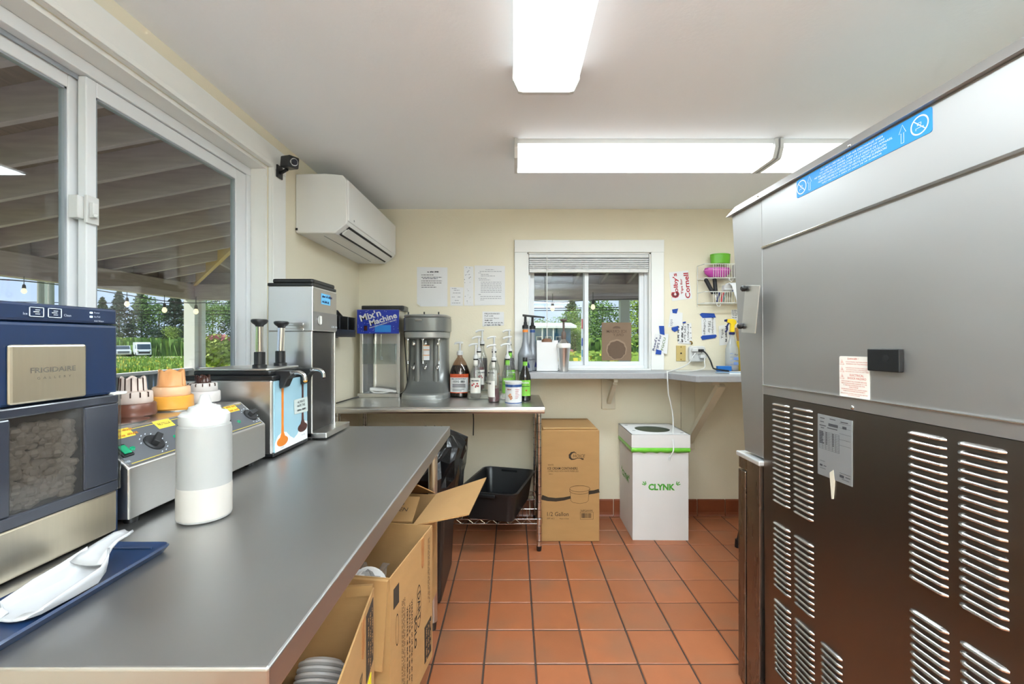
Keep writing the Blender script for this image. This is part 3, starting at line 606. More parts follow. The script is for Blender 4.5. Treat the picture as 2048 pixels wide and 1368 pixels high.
#INTERIOR
# ------------------------------------------------------------------ wall air conditioner and camera
ac = thing('air_conditioner', 'white wall mounted split air conditioner high in the corner', 'air conditioner', (XL, 2.8, 1.87))
pf = [(-1.155, 2.182), (-1.0, 2.186), (-.905, 2.178), (-.886, 2.15), (-.881, 1.935), (-.887, 1.918), (-.951, 1.869), (-1.155, 1.872)]
ya, yb = 2.325, 3.255
MB().prism(pf, 'y', ya, yb).build('body', ACW, ac, bevel=.006, seg=3)
fpn = B(-.886, -.874, ya + .003, yb - .003, 1.935, 2.15).build('front_panel', ACW, ac, bevel=.004)
MB().lathe([(.006, 0), (.006, .001)], (0, 0, 0), 10).xf(Matrix.Translation((-.8735, ya + .08, 1.955)) @ Matrix.Rotation(R(90), 4, 'Y')).build('logo_dot', GASKET, fpn)
for a, b_ in (((-.889, 1.9165), (-.905, 1.904)), ((-.93, 1.886), (-.943, 1.876))):
    MB().prism([a, (a[0] + .004, a[1] - .006), (b_[0] + .004, b_[1] - .006), b_], 'y', ya + .05, yb - .06).build('air_slot', BLKM, ac)
MB().prism([(-.897, 1.909), (-.932, 1.880), (-.926, 1.874), (-.892, 1.903)], 'y', ya + .05, yb - .06).build('flap', OFFW, ac)
MB().box(-1.03, -1.027, ya + .06, yb - .1, 1.868, 1.8715).build('seam', GASKET, ac)
B(-1.154, -1.143, ya - .002, ya + .004, 1.885, 1.897).build('cable_notch', BLACK, ac)
sc = thing('security_camera', 'small black security camera mounted beside the window head', 'camera', (-1.135, 2.12, 2.1))
c0 = P(557, 338, 2.13)
B(-1.137, -1.128, 2.10, 2.15, 2.085, 2.145).build('wall_plate', BLACK, sc, bevel=.003)
MB().cyl((-1.128, 2.125, 2.11), (-1.09, 2.115, 2.125), .008).build('arm', BLACK, sc)
cb = MB().prism(rr(-.027, .027, -.027, .027, .007), 'y', -.036, .03)
mt = Matrix.Translation((-1.075, 2.105, 2.153)) @ Matrix.Rotation(R(58), 4, 'Z') @ Matrix.Rotation(R(8), 4, 'X')
cb.xf(mt).build('body', BLACK, sc, bevel=.002)
MB().cyl((0, -.036, 0), (0, -.042, 0), .02, .018, 20).xf(mt).build('lens_ring', CHROME, sc); MB().cyl((0, -.04, 0), (0, -.046, 0), .014, n=20).xf(mt).build('lens', M('lens glass', (20, 24, 40), .05), sc)
# ------------------------------------------------------------------ steel prep table
st = thing('prep_table', 'long stainless steel prep table under the big window', 'table', (-.7, 1.3, 0))
TZ = .9; tx0, tx1, ty0, ty1 = -1.135, -.30, .538, 2.07
B(tx0, tx1, ty0, ty1, TZ - .045, TZ).build('top', TOPST, st, bevel=.004, seg=3)
B(tx0 + .04, tx1 - .06, ty0 + .04, ty1 - .06, .17, .20).build('undershelf', DKST, st, bevel=.004)
for x in (tx0 + .05, tx1 - .066):
    for y in (ty0 + .07, ty1 - .085):
        lg = MB().cyl((x, y, .04), (x, y, TZ - .045), .021, n=16).build('leg', STEEL, st)
        MB().cyl((x, y, 0), (x, y, .045), .014, .019, 12).build('foot', DKST, lg)
# ------------------------------------------------------------------ ice maker
im = thing('ice_maker', 'navy blue countertop ice maker with champagne badge plate', 'ice maker', (-.97, .75, TZ))
fX = -.83; iy0, iy1 = .56, .922
B(-1.12, fX - .03, iy0, iy1 - .006, TZ + .004, 1.19).build('rear_body', BLUEN, im, bevel=.006)
up = B(-1.12, fX, iy0, iy1, 1.19, 1.333).build('upper_housing', BLUEN, im, bevel=.006)
tp = B(-1.12, fX - .001, iy0, iy1, 1.334, 1.366).build('control_panel', BLUED, im, bevel=.005)
def fxp(x, y): return HX(x, y, fX)
WHL = M('white print', (206, 214, 224), .5)
for x0_, x1_ in ((58, 87.5), (95.5, 123)):
    a = fxp(x0_, 628); b_ = fxp(x1_, 628); zc = 1.3505; q = MB(); e = .0012
    q.box(fX, fX + .0008, a.y, b_.y, zc - .0085, zc - .0085 + e).box(fX, fX + .0008, a.y, b_.y, zc + .0085 - e, zc + .0085).box(fX, fX + .0008, a.y, a.y + e, zc - .0085, zc + .0085).box(fX, fX + .0008, b_.y - e, b_.y, zc - .0085, zc + .0085)
    m_ = (a.y + b_.y) / 2; q.box(fX, fX + .0008, m_ - .005, m_ + .004, zc - .0005, zc + .001).box(fX, fX + .0008, m_ - .002, m_ + .005, zc + .003, zc + .0042).box(fX, fX + .0008, m_ - .002, m_ + .005, zc - .004, zc - .0028)
    q.build('button', WHL, tp)
txt('Ice', .006, fxp(49, 627), *YF, WHL, tp); txt('Clean', .006, fxp(134, 631), *YF, WHL, tp)
LED = M('blue led', (190, 214, 255), .3, emit=2.0)
for i, (s_, yy) in enumerate((('Power', 625.5), ('Ice Full', 633.5), ('Add Water', 642))):
    if i < 2: p = fxp(182, yy); MB().box(fX, fX + .001, p.y - .0024, p.y + .0024, p.z - .0016, p.z + .0016).build('indicator', LED, tp)
    txt(s_, .0045, fxp(187, yy), *YF, WHL, tp, align='LEFT')
bd = B(fX, fX + .008, .7175, .847, 1.194, 1.294).build('badge_plate', CHAMP, im, bevel=.004)
BI = M('badge ink', (92, 86, 78), .5)
txt('FRIGIDAIRE', .012, (fX + .008, .786, 1.249), *YF, BI, bd, w=.077, h=.0092, bold=.0001, off=.0005)
txt('GALLERY', .006, (fX + .008, .787, 1.2355), *YF, BI, bd, w=.058, h=.0042, csp=2.2, off=.0005)
DKB = M('smoked bin frame', (44, 47, 56), .22, var=.05, coat=.4)
by0, by1 = iy0, .918
bn = MB(); bn.box(fX - .004, fX + .006, by0, by1, .99, 1.012).box(fX - .004, fX + .006, by0, by1, 1.172, 1.19).box(fX - .004, fX + .006, .845, by1, 1.012, 1.172).box(fX - .004, fX + .006, by0, .7205, 1.012, 1.172)
bin_ = bn.build('ice_bin', DKB, im, bevel=.003)
B(fX - .002, fX + .003, .7205, .845, 1.012, 1.172).build('bin_window', SMOKE, bin_)
MB().cyl((fX - .012, .916, .992), (fX - .012, .916, 1.19), .018, n=20).build('clear_corner', ACRYL, bin_)
B(fX - .03, fX + .008, .905, .936, 1.188, 1.194).build('bin_lip', OFFW, bin_, bevel=.002)
ICEM = M('ice', (226, 220, 212), .3, var=.12, scale=30); ib = MB(); rng = random.Random(2)
for i in range(420):
    y = rng.uniform(.725, .842); z = 1.016 + .135 * rng.random() ** 1.1; ib.ball((fX - .014 + rng.uniform(-.012, .002), y, z), .008 * rng.uniform(.7, 1.2), .010, .008, n=6)
tag(ib.build('ice_nuggets', ICEM, im), None, None, None, 'stuff')
B(-1.12, fX + .002, iy0, .918, TZ + .006, .99).build('steel_base', CHAMP, im, bevel=.004)
B(-1.12, fX - .004, .918, .927, TZ, 1.19).build('side_trim', BLUEN, im, bevel=.002)
for x in (-1.09, -.87):
    for y in (.6, .89): MB().cyl((x, y, TZ), (x, y, TZ + .008), .012, n=10).build('foot', BLACK, im)
dt = thing('drip_tray', 'shallow navy blue drip tray in front of the ice maker', 'tray', (-.71, .63, TZ))
ry = (.40, .847); rx = (-.772, -.655)
def trk(x0, x1, y0, y1, r, z): return [(a, b_, z) for a, b_ in rr(x0, x1, y0, y1, r)]
lay = [trk(rx[0] + .008, rx[1] - .008, ry[0] + .008, ry[1] - .008, .012, TZ), trk(rx[0], rx[1], ry[0], ry[1], .016, TZ + .012), trk(rx[0] + .003, rx[1] - .003, ry[0] + .003, ry[1] - .003, .014, TZ + .015), trk(rx[0] + .012, rx[1] - .012, ry[0] + .012, ry[1] - .012, .01, TZ + .009)]
mb = MB(); nn = len(lay[0]); mb.add([p for l_ in lay for p in l_], [(j * nn + i, j * nn + (i + 1) % nn, (j + 1) * nn + (i + 1) % nn, (j + 1) * nn + i) for j in range(3) for i in range(nn)], 0, True)
mb.f += [list(range(nn))[::-1], [3 * nn + i for i in range(nn)]]; mb.mi += [0, 0]; mb.sm += [False, False]; mb.build('pan', BLUEN, dt)
B(-.755, -.68, .825, .829, TZ + .009, TZ + .0125).build('rib', BLUEN, dt, bevel=.001); B(-.762, -.758, .43, .8, TZ + .009, TZ + .0125).build('rib', BLUEN, dt, bevel=.001)
# scoop
scp = thing('ice_scoop', 'white plastic ice scoop lying on the blue tray', 'scoop', (-.70, .615, TZ + .012), (0, 0, R(-7)))
rows = []
for y, hw, hr, zb in ((-.01, .012, .002, .003), (-.006, .026, .006, .002), (.01, .033, .014, .001), (.05, .035, .024, .001), (.085, .034, .029, .002), (.102, .027, .03, .01), (.112, .018, .028, .02)):
    rows.append([(hw * a, y + (.014 * b_ if y < 0 else 0), zb + hr * b_) for a, b_ in ((-1.12, 1), (-1.05, .6), (-.92, .15), (-.6, 0), (0, 0), (.6, 0), (.92, .15), (1.05, .6), (1.12, 1))])
SCW = M('scoop plastic', (172, 172, 174), .4, var=.02)
MB().grid(rows).build('bowl', SCW, scp, solid=.003, recalc=False)
rows = [[(x * w_, y, z + abs(x) ** 2 * .004) for x in (-1, -.6, 0, .6, 1)] for y, z, w_ in ((.094, .026, .030), (.104, .034, .026), (.118, .042, .019), (.132, .047, .015), (.15, .05, .015), (.163, .05, .009))]
MB().grid(rows).build('handle', SCW, scp, solid=.004, recalc=False)
# ------------------------------------------------------------------ topping warmer
tw = thing('topping_warmer', 'stainless topping warmer with sloped control panel and dials', 'food warmer', (-.95, 1.19, TZ))
wy0, wy1 = .937, 1.452; A_ = Vector((-.82, 0, 1.027)); C_ = Vector((-.902, 0, 1.10))
MB().prism([(-1.11, TZ + .018), (-.82, TZ + .018), (-.82, 1.027), (-.902, 1.10), (-1.11, 1.10)], 'y', wy0, wy1).build('body', STEELH, tw, bevel=.003)
for x in (-1.08, -.85):
    for y in (wy0 + .04, wy1 - .04): MB().cyl((x, y, TZ), (x, y, TZ + .02), .014, n=10).build('foot', BLACK, tw)
sv = (C_ - A_).normalized(); sn = Vector((sv.z, 0, -sv.x)); sn = sn if sn.x > 0 else -sn
def SPT(y, s, o=0): return Vector((A_.x, y, A_.z)) + sv * s + sn * o
SLN = (C_ - A_).length
def slope_hit(px, py):
    d_ = Vector(((px - CX) / F, 1, -(py - CY) / F)); c_ = Vector((0, 0, CH)); t_ = (A_ - c_).dot(sn) / d_.dot(sn); h_ = c_ + d_ * t_; return h_.y, (h_ - Vector((A_.x, h_.y, A_.z))).dot(sv)
def spanel(ya, yb, s0, s1, o0, o1): return MB().hexa([SPT(ya, s0, o0), SPT(yb, s0, o0), SPT(yb, s1, o0), SPT(ya, s1, o0)], [SPT(ya, s0, o1), SPT(yb, s0, o1), SPT(yb, s1, o1), SPT(ya, s1, o1)])
GP = M('grey control overlay', (84, 86, 90), .5, var=.04); YEL = M('yellow line', (206, 184, 74), .6); YT = M('yellow tape', (236, 206, 72), .7, var=.05); OT = M('orange marker', (196, 130, 40), .7)
cp = spanel(wy0 + .008, wy1 - .008, .006, SLN - .006, 0, .0012).build('control_panel', GP, tw)
for s0 in (.009, SLN - .011): spanel(wy0 + .014, wy1 - .014, s0, s0 + .0018, .0012, .0018).build('yellow_border', YEL, cp)
for (px, py, rot) in ((307, 886, 35), (441, 846, -30), (500, 831, 10)):
    y_, s_ = slope_hit(px, py); k = MB()
    mtx = Matrix.Translation(SPT(y_, s_, .001)) @ Matrix([[0, sv.x, sn.x, 0], [1, sv.y, sn.y, 0], [0, sv.z, sn.z, 0], [0, 0, 0, 1]]) @ Matrix.Rotation(R(rot), 4, 'Z')
    kb = MB().lathe([(.023, 0), (.023, .003), (.02, .006), (.0, .006)], (0, 0, 0), 24).xf(mtx).build('dial', BLKM, tw)
    MB().prism([(-.018, -.007), (.018, -.007), (.018, .007), (-.018, .007)], 'z', .006, .02).xf(mtx).build('grip', BLKM, kb, bevel=.002)
    q = MB()
    for a in range(-130, 131, 26):
        c_, s2 = math.cos(R(a)) * .03, math.sin(R(a)) * .03; q.box(c_ - .0025, c_ + .0025, s2 - .001, s2 + .001, 0, .0008)
    q.xf(mtx).build('dial_marks', WHL, tw)
txt('POWER', .008, SPT(*slope_hit(251, 926), .0012), (0, 1, 0), sv, WHL, tw, w=.022, h=.005, off=.0006)
GRN = M('green lamp', (20, 130, 92), .2, emit=.25); y_, s_ = slope_hit(245, 904)
sw = spanel(y_ - .014, y_ + .014, s_ - .017, s_ + .017, .001, .006).build('rocker_switch', BLACK, tw, bevel=.002); spanel(y_ - .009, y_ + .009, s_ - .012, s_ + .012, .006, .009).build('rocker', GRN, sw, bevel=.002)
for px, py in ((264, 898), (350, 874), (477, 844)):
    y_, s_ = slope_hit(px, py); c_ = SPT(y_, s_, .001); MB().cyl(c_, c_ + sn * .004, .006, .004, 12).build('pilot_lamp', GRN, tw)
for px, py, t_ in ((243, 868, ''), (327, 848, 'NUTELLA'), (463, 818, '')):
    y_, s_ = slope_hit(px, py); tp_ = spanel(y_ - .026, y_ + .026, s_ - .013, s_ + .013, .0013, .0017).build('tape_label', YT, tw)
    txt(t_, .011, SPT(y_, s_, .0018), (0, 1, 0), sv, INK, tp_, w=.038, off=.0006) if t_ else scrib(SPT(y_, s_, .0018), (0, 1, 0), sv, .04, .009, OT, tp_, px, 2, off=.0006)
for py_, (yA, yB) in ((0, (.95, 1.19)), (1, (1.2, 1.44))): MB().lathe([(.09, 0), (.094, .004), (.08, .006)], (-1.005, (yA + yB) / 2, 1.10), 28).build('well_rim', CHROME, tw)
def tiers(name, label, x, y, z, prof, cols, top, rim=True, drip=None):
    t = thing(name, label, 'jar lid', (x, y, z))
    for i, (a, b_, r0, r1, m_) in enumerate(prof):
        MB().lathe([(r0 * .96, a), (r0, a + .003), (r1, b_ - .003), (r1 * .95, b_)], (x, y, z), 28).build('tier', m_, t)
    r_, za, zb, m_ = top; q = []
    n = 40; rows = [[(x + r_ * k * math.cos(6.2832 * i / n), y + r_ * k * math.sin(6.2832 * i / n), z + zz + (.004 * math.sin(i * 6.2832 * 6 / n) if zz == zb else 0)) for i in range(n + 1)] for zz, k in ((za, 1.08), (za + .004, 1.0), (zb, .92))]
    MB().grid(rows).build('scalloped_neck', m_, t, solid=.002, recalc=False)
    MB().lathe([(r_ * .9, 0), (r_ * .9, .002)], (x, y, z + za + (zb - za) * .6), 20).build('neck_cap', m_, t)
    if drip:
        for i in range(7):
            a = R(-160 + i * 26); rr_ = prof[0][2]; c0_ = Vector((x + r_ * math.cos(a), y + r_ * math.sin(a), z + zb)); c1_ = Vector((x + r_ * 1.04 * math.cos(a), y + r_ * 1.04 * math.sin(a), z + za)); r2 = prof[1][2] + .001
            MB().tube([c0_, c1_, Vector((x + r2 * math.cos(a), y + r2 * math.sin(a), z + prof[1][1] - .002)), Vector((x + r2 * math.cos(a), y + r2 * math.sin(a), z + prof[1][0] + .016))], .0016, 5).build('drip', drip, t)
    return t
CHOC = M('chocolate', (104, 62, 46), .35, var=.1); CHD = M('dark chocolate', (58, 32, 26), .25); CARA = M('caramel amber', (224, 158, 62), .35, var=.08); TRW = M('milky plastic', (222, 204, 192), .4, sss=.2); CARL = M('pale caramel plastic', (232, 190, 150), .4, sss=.2); CART = M('tan plastic', (216, 152, 96), .4); GRW = M('greyish plastic', (206, 200, 196), .4)
tiers('sauce_pump_lid', 'tiered jar lid with brown chocolate base on the warmer', -1.0, 1.155, 1.106, [(0, .032, .050, .049, CHOC), (.032, .062, .042, .041, TRW)], None, (.028, .062, .098, TRW), drip=CHD)
tiers('sauce_pump_lid', 'tiered amber caramel jar lid in the middle of the warmer', -1.0, 1.285, 1.106, [(0, .036, .054, .053, CARA), (.036, .062, .046, .045, CARL)], None, (.033, .062, .108, CART))
tiers('sauce_pump_lid', 'tiered jar lid streaked with dark chocolate beside the fudge dispenser', -1.0, 1.415, 1.106, [(0, .034, .048, .047, GRW), (.034, .06, .04, .039, GRW)], None, (.02, .06, .082, CHD), drip=CHD)
# squeeze bottle
SQB = M('milky squeeze plastic', (166, 165, 162), .35, var=.03, sss=.3); SQC = M('cream fill', (186, 180, 172), .4)
p = Vector((-.703, 1.0, TZ)); sq = thing('squeeze_bottle', 'milky white squeeze bottle standing on the steel counter', 'bottle', p)
MB().lathe([(.046, 0), (.052, .004), (.053, .02), (.053, .20), (.051, .21), (.044, .216)], p, 32).build('body', SQB, sq)
MB().lathe([(.047, .212), (.049, .216), (.049, .234), (.044, .24), (.033, .242), (.03, .252), (.022, .254)], p, 32).build('cap', WHITE, sq)
MB().lathe([(.022, .253), (.014, .258), (.011, .268), (.008, .278), (.005, .279)], p, 20).build('tip', WHITE, sq)
MB().lathe([(.0535, .008), (.0537, .012), (.0537, .075), (.0533, .077)], p, 32).build('fill_line', SQC, sq)
# ------------------------------------------------------------------ fudge dispenser
fd = thing('fudge_dispenser', 'two pump hot topping dispenser with caramel and fudge picture panel', 'dispenser', (-.95, 1.61, TZ))
fx0, fx1, fy0, fy1, fzt = -1.12, -.815, 1.488, 1.738, 1.168
B(fx0, fx1 - .004, fy0, fy1, TZ + .015, fzt).build('housing', STEELH, fd, bevel=.006)
for x in (fx0 + .03, fx1 - .04):
    for y in (fy0 + .03, fy1 - .03): MB().cyl((x, y, TZ), (x, y, TZ + .02), .014, n=10).build('foot', BLACK, fd)
B(fx0, fx1 + .002, fy0, fy1, TZ + .006, TZ + .018).build('base_rim', BLACK, fd, bevel=.003)
SKY = M('panel pale blue', (160, 200, 216), .35, var=.04, scale=10, coat=.3); PWH = M('panel white', (236, 238, 238), .4); ORG = M('panel orange', (222, 126, 36), .35, var=.08, scale=40); BRW = M('panel brown', (70, 34, 30), .35, var=.15, scale=60)
pn = B(fx1 - .004, fx1, fy0 + .012, fy1 - .004, TZ + .018, fzt - .004).build('picture_panel', SKY, fd)
def fq(px, py): h_ = HX(px, py, fx1); return (h_.y, h_.z)
wv = [(fy0 + .012, TZ + .018), (fy1 - .004, TZ + .018), (fy1 - .004, TZ + .085), (1.71, TZ + .092), (1.68, TZ + .075), (1.655, TZ + .05), (1.63, TZ + .04), (1.60, TZ + .055), (1.575, TZ + .075), (1.55, TZ + .08), (1.52, TZ + .072), (fy0 + .012, TZ + .05)]
MB().prism(wv, 'x', fx1, fx1 + .0006).build('white_swirl', PWH, pn)
def ell(cy, cz, a, b_, n=20): return [(cy + a * math.cos(6.2832 * i / n), cz + b_ * math.sin(6.2832 * i / n)) for i in range(n)]
for cy, wd, m_, pz, zt in ((1.548, .0065, ORG, .048, 1.15), (1.695, .0065, BRW, .068, 1.15)):
    MB().prism(ell(cy, TZ + pz, .037, .017), 'x', fx1 + .0006, fx1 + .0012).build('pool', m_, pn)
    MB().prism([(cy - .022, TZ + pz + .006), (cy + .022, TZ + pz + .006), (cy + .008, TZ + pz + .03), (cy + wd, TZ + pz + .06), (cy + wd, zt), (cy - wd, zt), (cy - wd, TZ + pz + .06), (cy - .008, TZ + pz + .03)], 'x', fx1 + .0006, fx1 + .0014).build('stream', m_, pn)
txt('caramel', .007, (fx1, 1.545, TZ + .027), *YF, INKL, pn); txt('hot fudge', .007, (fx1, 1.70, TZ + .04), *YF, INKL, pn)
nt_ = MB().prism([fq(587, 800), fq(614, 793), fq(615, 822), fq(588, 829)], 'x', fx1 + .0014, fx1 + .0018).build('taped_note', M('clear note', (206, 216, 212), .5), pn)
yz = fq(601, 811); txt('ALWAYS\nWIPE THE', .013, (fx1 + .0018, yz[0], yz[1] + .008), *YF, INK, nt_, w=.062, h=.024); scrib((fx1 + .0018, yz[0], yz[1] - .015), *YF, .06, .01, INK, nt_, 3)
MB().prism(rr(fx0, fx1 + .006, fy0 - .006, fy1 + .004, .012), 'z', fzt, fzt + .014).build('rim', BLACK, fd, bevel=.003)
lid = MB().prism(rr(fx0 + .02, fx1 - .01, fy0 + .01, fy1 - .012, .02), 'z', fzt + .014, fzt + .03).build('lid', BLACK, fd, bevel=.004)
MB().prism(rr(fx0 + .03, fx1 - .02, fy0 + .016, fy1 - .018, .02), 'z', fzt + .03, fzt + .037).build('steel_plate', STEEL, lid, bevel=.002)
for i, (py_, kx) in enumerate(((1.545, -.893), (1.695, -.90))):
    z0 = fzt + .036
    pm = MB().lathe([(.023, z0), (.023, z0 + .012), (.018, z0 + .014), (.018, z0 + .056), (.016, z0 + .058)], (kx, py_, 0), 20).build('pump_collar', BLACK, fd)
    tilt = -.008 if i == 0 else 0
    MB().cyl((kx, py_, z0 + .055), (kx + .004, py_ + tilt, z0 + .148), .0125, n=18).build('pump_shaft', CHROME, pm)
    MB().lathe([(.012, 0), (.014, .006), (.024, .014), (.027, .02), (.026, .025), (.022, .027)], (kx + .004, py_ + tilt, z0 + .145), 22).build('pump_knob', BLACK, pm)
    br = MB().prism([(fx1 - .03, fzt + .028), (fx1 + .04, fzt + .028), (fx1 + .046, fzt + .015), (fx1 + .03, fzt + .0), (fx1 + .018, fzt - .028), (fx1 + .002, fzt - .035), (fx1 + .001, fzt + .0), (fx1 - .03, fzt + .0)], 'y', py_ - .022, py_ + .022).build('spout_bracket', BLACK, fd, bevel=.004)
    MB().tube([(fx1 + .03, py_, fzt + .02), (fx1 + .06, py_, fzt + .022), (fx1 + .078, py_, fzt + .012), (fx1 + .082, py_, fzt - .008)], .007, 10, res=4).build('spout', CHROME, br)
    MB().ball((fx1 + .082, py_, fzt - .008), .0075, .0075, .006, n=8).build('drip', CARA if i == 0 else CHD, br)
# ------------------------------------------------------------------ tall drink machine
dm = thing('drink_dispenser', 'tall narrow stainless dispenser with black lid and blue tape note', 'dispenser', (-.9, 1.89, TZ))
dx0, dx1, dy0, dy1, dzt = -.99, -.81, 1.772, 2.005, 1.522
MB().box(dx0, dx1, dy0, dy1, 1.34, dzt).box(dx0, dx1 - .11, dy0 + .008, dy1 - .008, TZ + .01, 1.34).box(dx0, dx1 - .003, dy0, dy0 + .008, TZ + .01, 1.34).box(dx0, dx1 - .003, dy1 - .008, dy1, TZ + .01, 1.34).build('housing', STEELH, dm, bevel=.003)
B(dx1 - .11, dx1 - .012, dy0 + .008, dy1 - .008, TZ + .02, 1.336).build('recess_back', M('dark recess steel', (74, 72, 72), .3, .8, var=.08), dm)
B(dx1, dx1 + .003, dy0, dy1, 1.345, 1.42).build('control_strip', M('grey strip', (116, 112, 108), .45), dm)
B(dx1 + .001, dx1 + .0025, dy0 + .004, dy1 - .004, 1.42, 1.515).build('front_panel', M('warm steel panel', (176, 170, 160), .3, .8), dm)
scrib((dx1 + .003, dy1 - .04, 1.362), *YF, .04, .011, WHL, dm, 4, name='maker_mark')
kn = MB().cyl((dx1 + .003, dy0 + .05, 1.386), (dx1 + .007, dy0 + .05, 1.386), .02, n=24).build('switch_plate', CHROME, dm); B(dx1 + .007, dx1 + .014, dy0 + .046, dy0 + .054, 1.369, 1.403).build('switch', OFFW, kn, bevel=.002)
MB().prism(rr(dx0 - .006, dx1 + .002, dy0 - .002, dy1 + .002, .01), 'z', dzt, dzt + .012).build('lid_rim', BLACK, dm, bevel=.002)
MB().prism(rr(dx0 + .012, dx1 - .0, dy0 + .004, dy1 - .01, .012), 'z', dzt + .012, dzt + .03).build('lid', BLACK, dm, bevel=.006)
q = B(dx1 + .0026, dx1 + .0034, dy0 + .07, dy0 + .16, 1.455, 1.50).build('tape_note', M('light blue tape', (104, 184, 232), .6), dm); scrib((dx1 + .0034, dy0 + .115, 1.477), *YF, .078, .014, NAVY, q, 8, 2)
for z in (1.367, 1.345): MB().prism(rr(dx0 + .034, dx0 + .145, z - .006, z + .006, .0055), 'y', dy0 - .004, dy0).build('vent_louver', STEELH, dm, bevel=.002)
for x, z in ((dx0 + .062, 1.233),): MB().ball((x, dy0, z), .005, .003, .005, n=10).build('screw', CHROME, dm)
MB().prism([(dx1 - .06, TZ + .008), (dx1 + .0, TZ + .008), (dx1 + .055, TZ + .008), (dx1 + .055, TZ + .03), (dx1 - .06, TZ + .03)], 'y', dy0 + .0, dy1 + .02).build('drip_tray', STEEL, dm, bevel=.003)
for x in (dx0 + .03, dx1 - .02):
    for y in (dy0 + .03, dy1 - .03): MB().cyl((x, y, TZ), (x, y, TZ + .012), .014, n=10).build('foot', BLACK, dm)
# wall cup holder behind it
ch = thing('lid_dispenser', 'black wall mounted lid and cup organizer behind the tall dispenser', 'organizer', (XL, 2.6, 1.33))
B(XL, XL + .015, 2.34, 2.86, 1.32, 1.50).build('back_plate', BLACK, ch, bevel=.004)
for y in (2.34, 2.47, 2.6, 2.73, 2.85): MB().prism([(XL + .01, 1.50), (XL + .045, 1.46), (XL + .125, 1.45), (XL + .125, 1.335), (XL + .01, 1.33)], 'y', y, y + .012).build('divider', BLACK, ch, bevel=.002)
B(XL + .01, XL + .125, 2.34, 2.862, 1.325, 1.337).build('bottom', BLACK, ch, bevel=.002); B(XL + .115, XL + .125, 2.34, 2.862, 1.335, 1.37).build('front_lip', BLACK, ch, bevel=.002)
# ------------------------------------------------------------------ back table with wire shelf
bk = thing('back_table', 'stainless work table with chrome posts against the back wall', 'table', (-.47, 2.97, 0))
bx0, bx1, byf, byb = -1.14, .187, 2.66, 3.268
MB().prism([(byf + .006, TZ - .04), (byf - .002, TZ - .028), (byf - .002, TZ - .012), (byf + .008, TZ), (byb, TZ), (byb, TZ - .01), (byf + .02, TZ - .01), (byf + .02, TZ - .04)], 'x', bx0, bx1, smooth=False).box(bx1 - .012, bx1, byf + .01, byb, TZ - .04, TZ - .001).build('top', STEELH, bk, bevel=.003)
RING = M('dark groove', (60, 50, 46), .4, .6)
for x in (bx0 + .05, bx1 - .032):
    for y in (byf + .07, byb - .05):
        lg = MB().cyl((x, y, .03), (x, y, TZ - .01), .0155, n=16).build('post', CHROME, bk)
        q = MB()
        for k in range(17): q.lathe([(.0158, 0), (.0161, .001), (.0158, .002)], (x, y, .06 + k * .0485), 14)
        q.build('groove_rings', RING, lg); MB().cyl((x, y, 0), (x, y, .03), .014, .017, 12).build('foot', BLACK, lg)
        MB().lathe([(.017, 0), (.022, .002), (.022, .034), (.018, .036)], (x, y, .168), 14).build('collar', CHROME, lg)
wx0, wx1, wyf, wyb = bx0 + .05, bx1 - .032, byf + .055, byb - .05
wsf = MB()
for z in (.2, .172): wsf.cyl((wx0, wyf, z), (wx1, wyf, z), .0035, n=6).cyl((wx0, wyb, z), (wx1, wyb, z), .0035, n=6).cyl((wx0, wyf, z), (wx0, wyb, z), .0035, n=6).cyl((wx1, wyf, z), (wx1, wyb, z), .0035, n=6)
for i in range(46):
    x = wx0 + .02 + i * (wx1 - wx0 - .04) / 45; wsf.cyl((x, wyf, .203), (x, wyb, .203), .0018, n=5)
for y in (wyf + .17, wyf + .34): wsf.cyl((wx0, y, .198), (wx1, y, .198), .003, n=6)
n = 34
for yy in (wyf, wyb):
    for i in range(n):
        xa = wx0 + (wx1 - wx0) * i / n; xb = wx0 + (wx1 - wx0) * (i + 1) / n; wsf.cyl((xa, yy, .172 if i % 2 else .2), (xb, yy, .2 if i % 2 else .172), .002, n=5)
wsf.build('wire_shelf', CHROME, bk)
# bus tub
tb = thing('bus_tub', 'black plastic bus tub on the wire shelf', 'tub', (-.10, 2.915, .206), (0, 0, R(-15)))
def ring(hx, hy, z, r): return [(a, b_, z) for a, b_ in rr(-hx, hx, -hy, hy, r, 5)]
ls = [ring(.155, .23, .0, .04), ring(.178, .262, .165, .05), ring(.192, .276, .165, .055), ring(.194, .278, .178, .055), ring(.18, .264, .18, .05), ring(.172, .256, .165, .05), ring(.15, .225, .008, .038)]
mb = MB(); nn = len(ls[0]); mb.add([p for l_ in ls for p in l_], [(j * nn + i, j * nn + (i + 1) % nn, (j + 1) * nn + (i + 1) % nn, (j + 1) * nn + i) for j in range(len(ls) - 1) for i in range(nn)], 0, True)
mb.f += [list(range(nn))[::-1], [(len(ls) - 1) * nn + i for i in range(nn)]]; mb.mi += [0, 0]; mb.sm += [False, False]; mb.build('tub', BLACK, tb)
for s_ in (-1, 1): MB().box(-.06, .06, s_ * .268 - .014, s_ * .268 + .014, .15, .172).build('handle', BLACK, tb, bevel=.004)
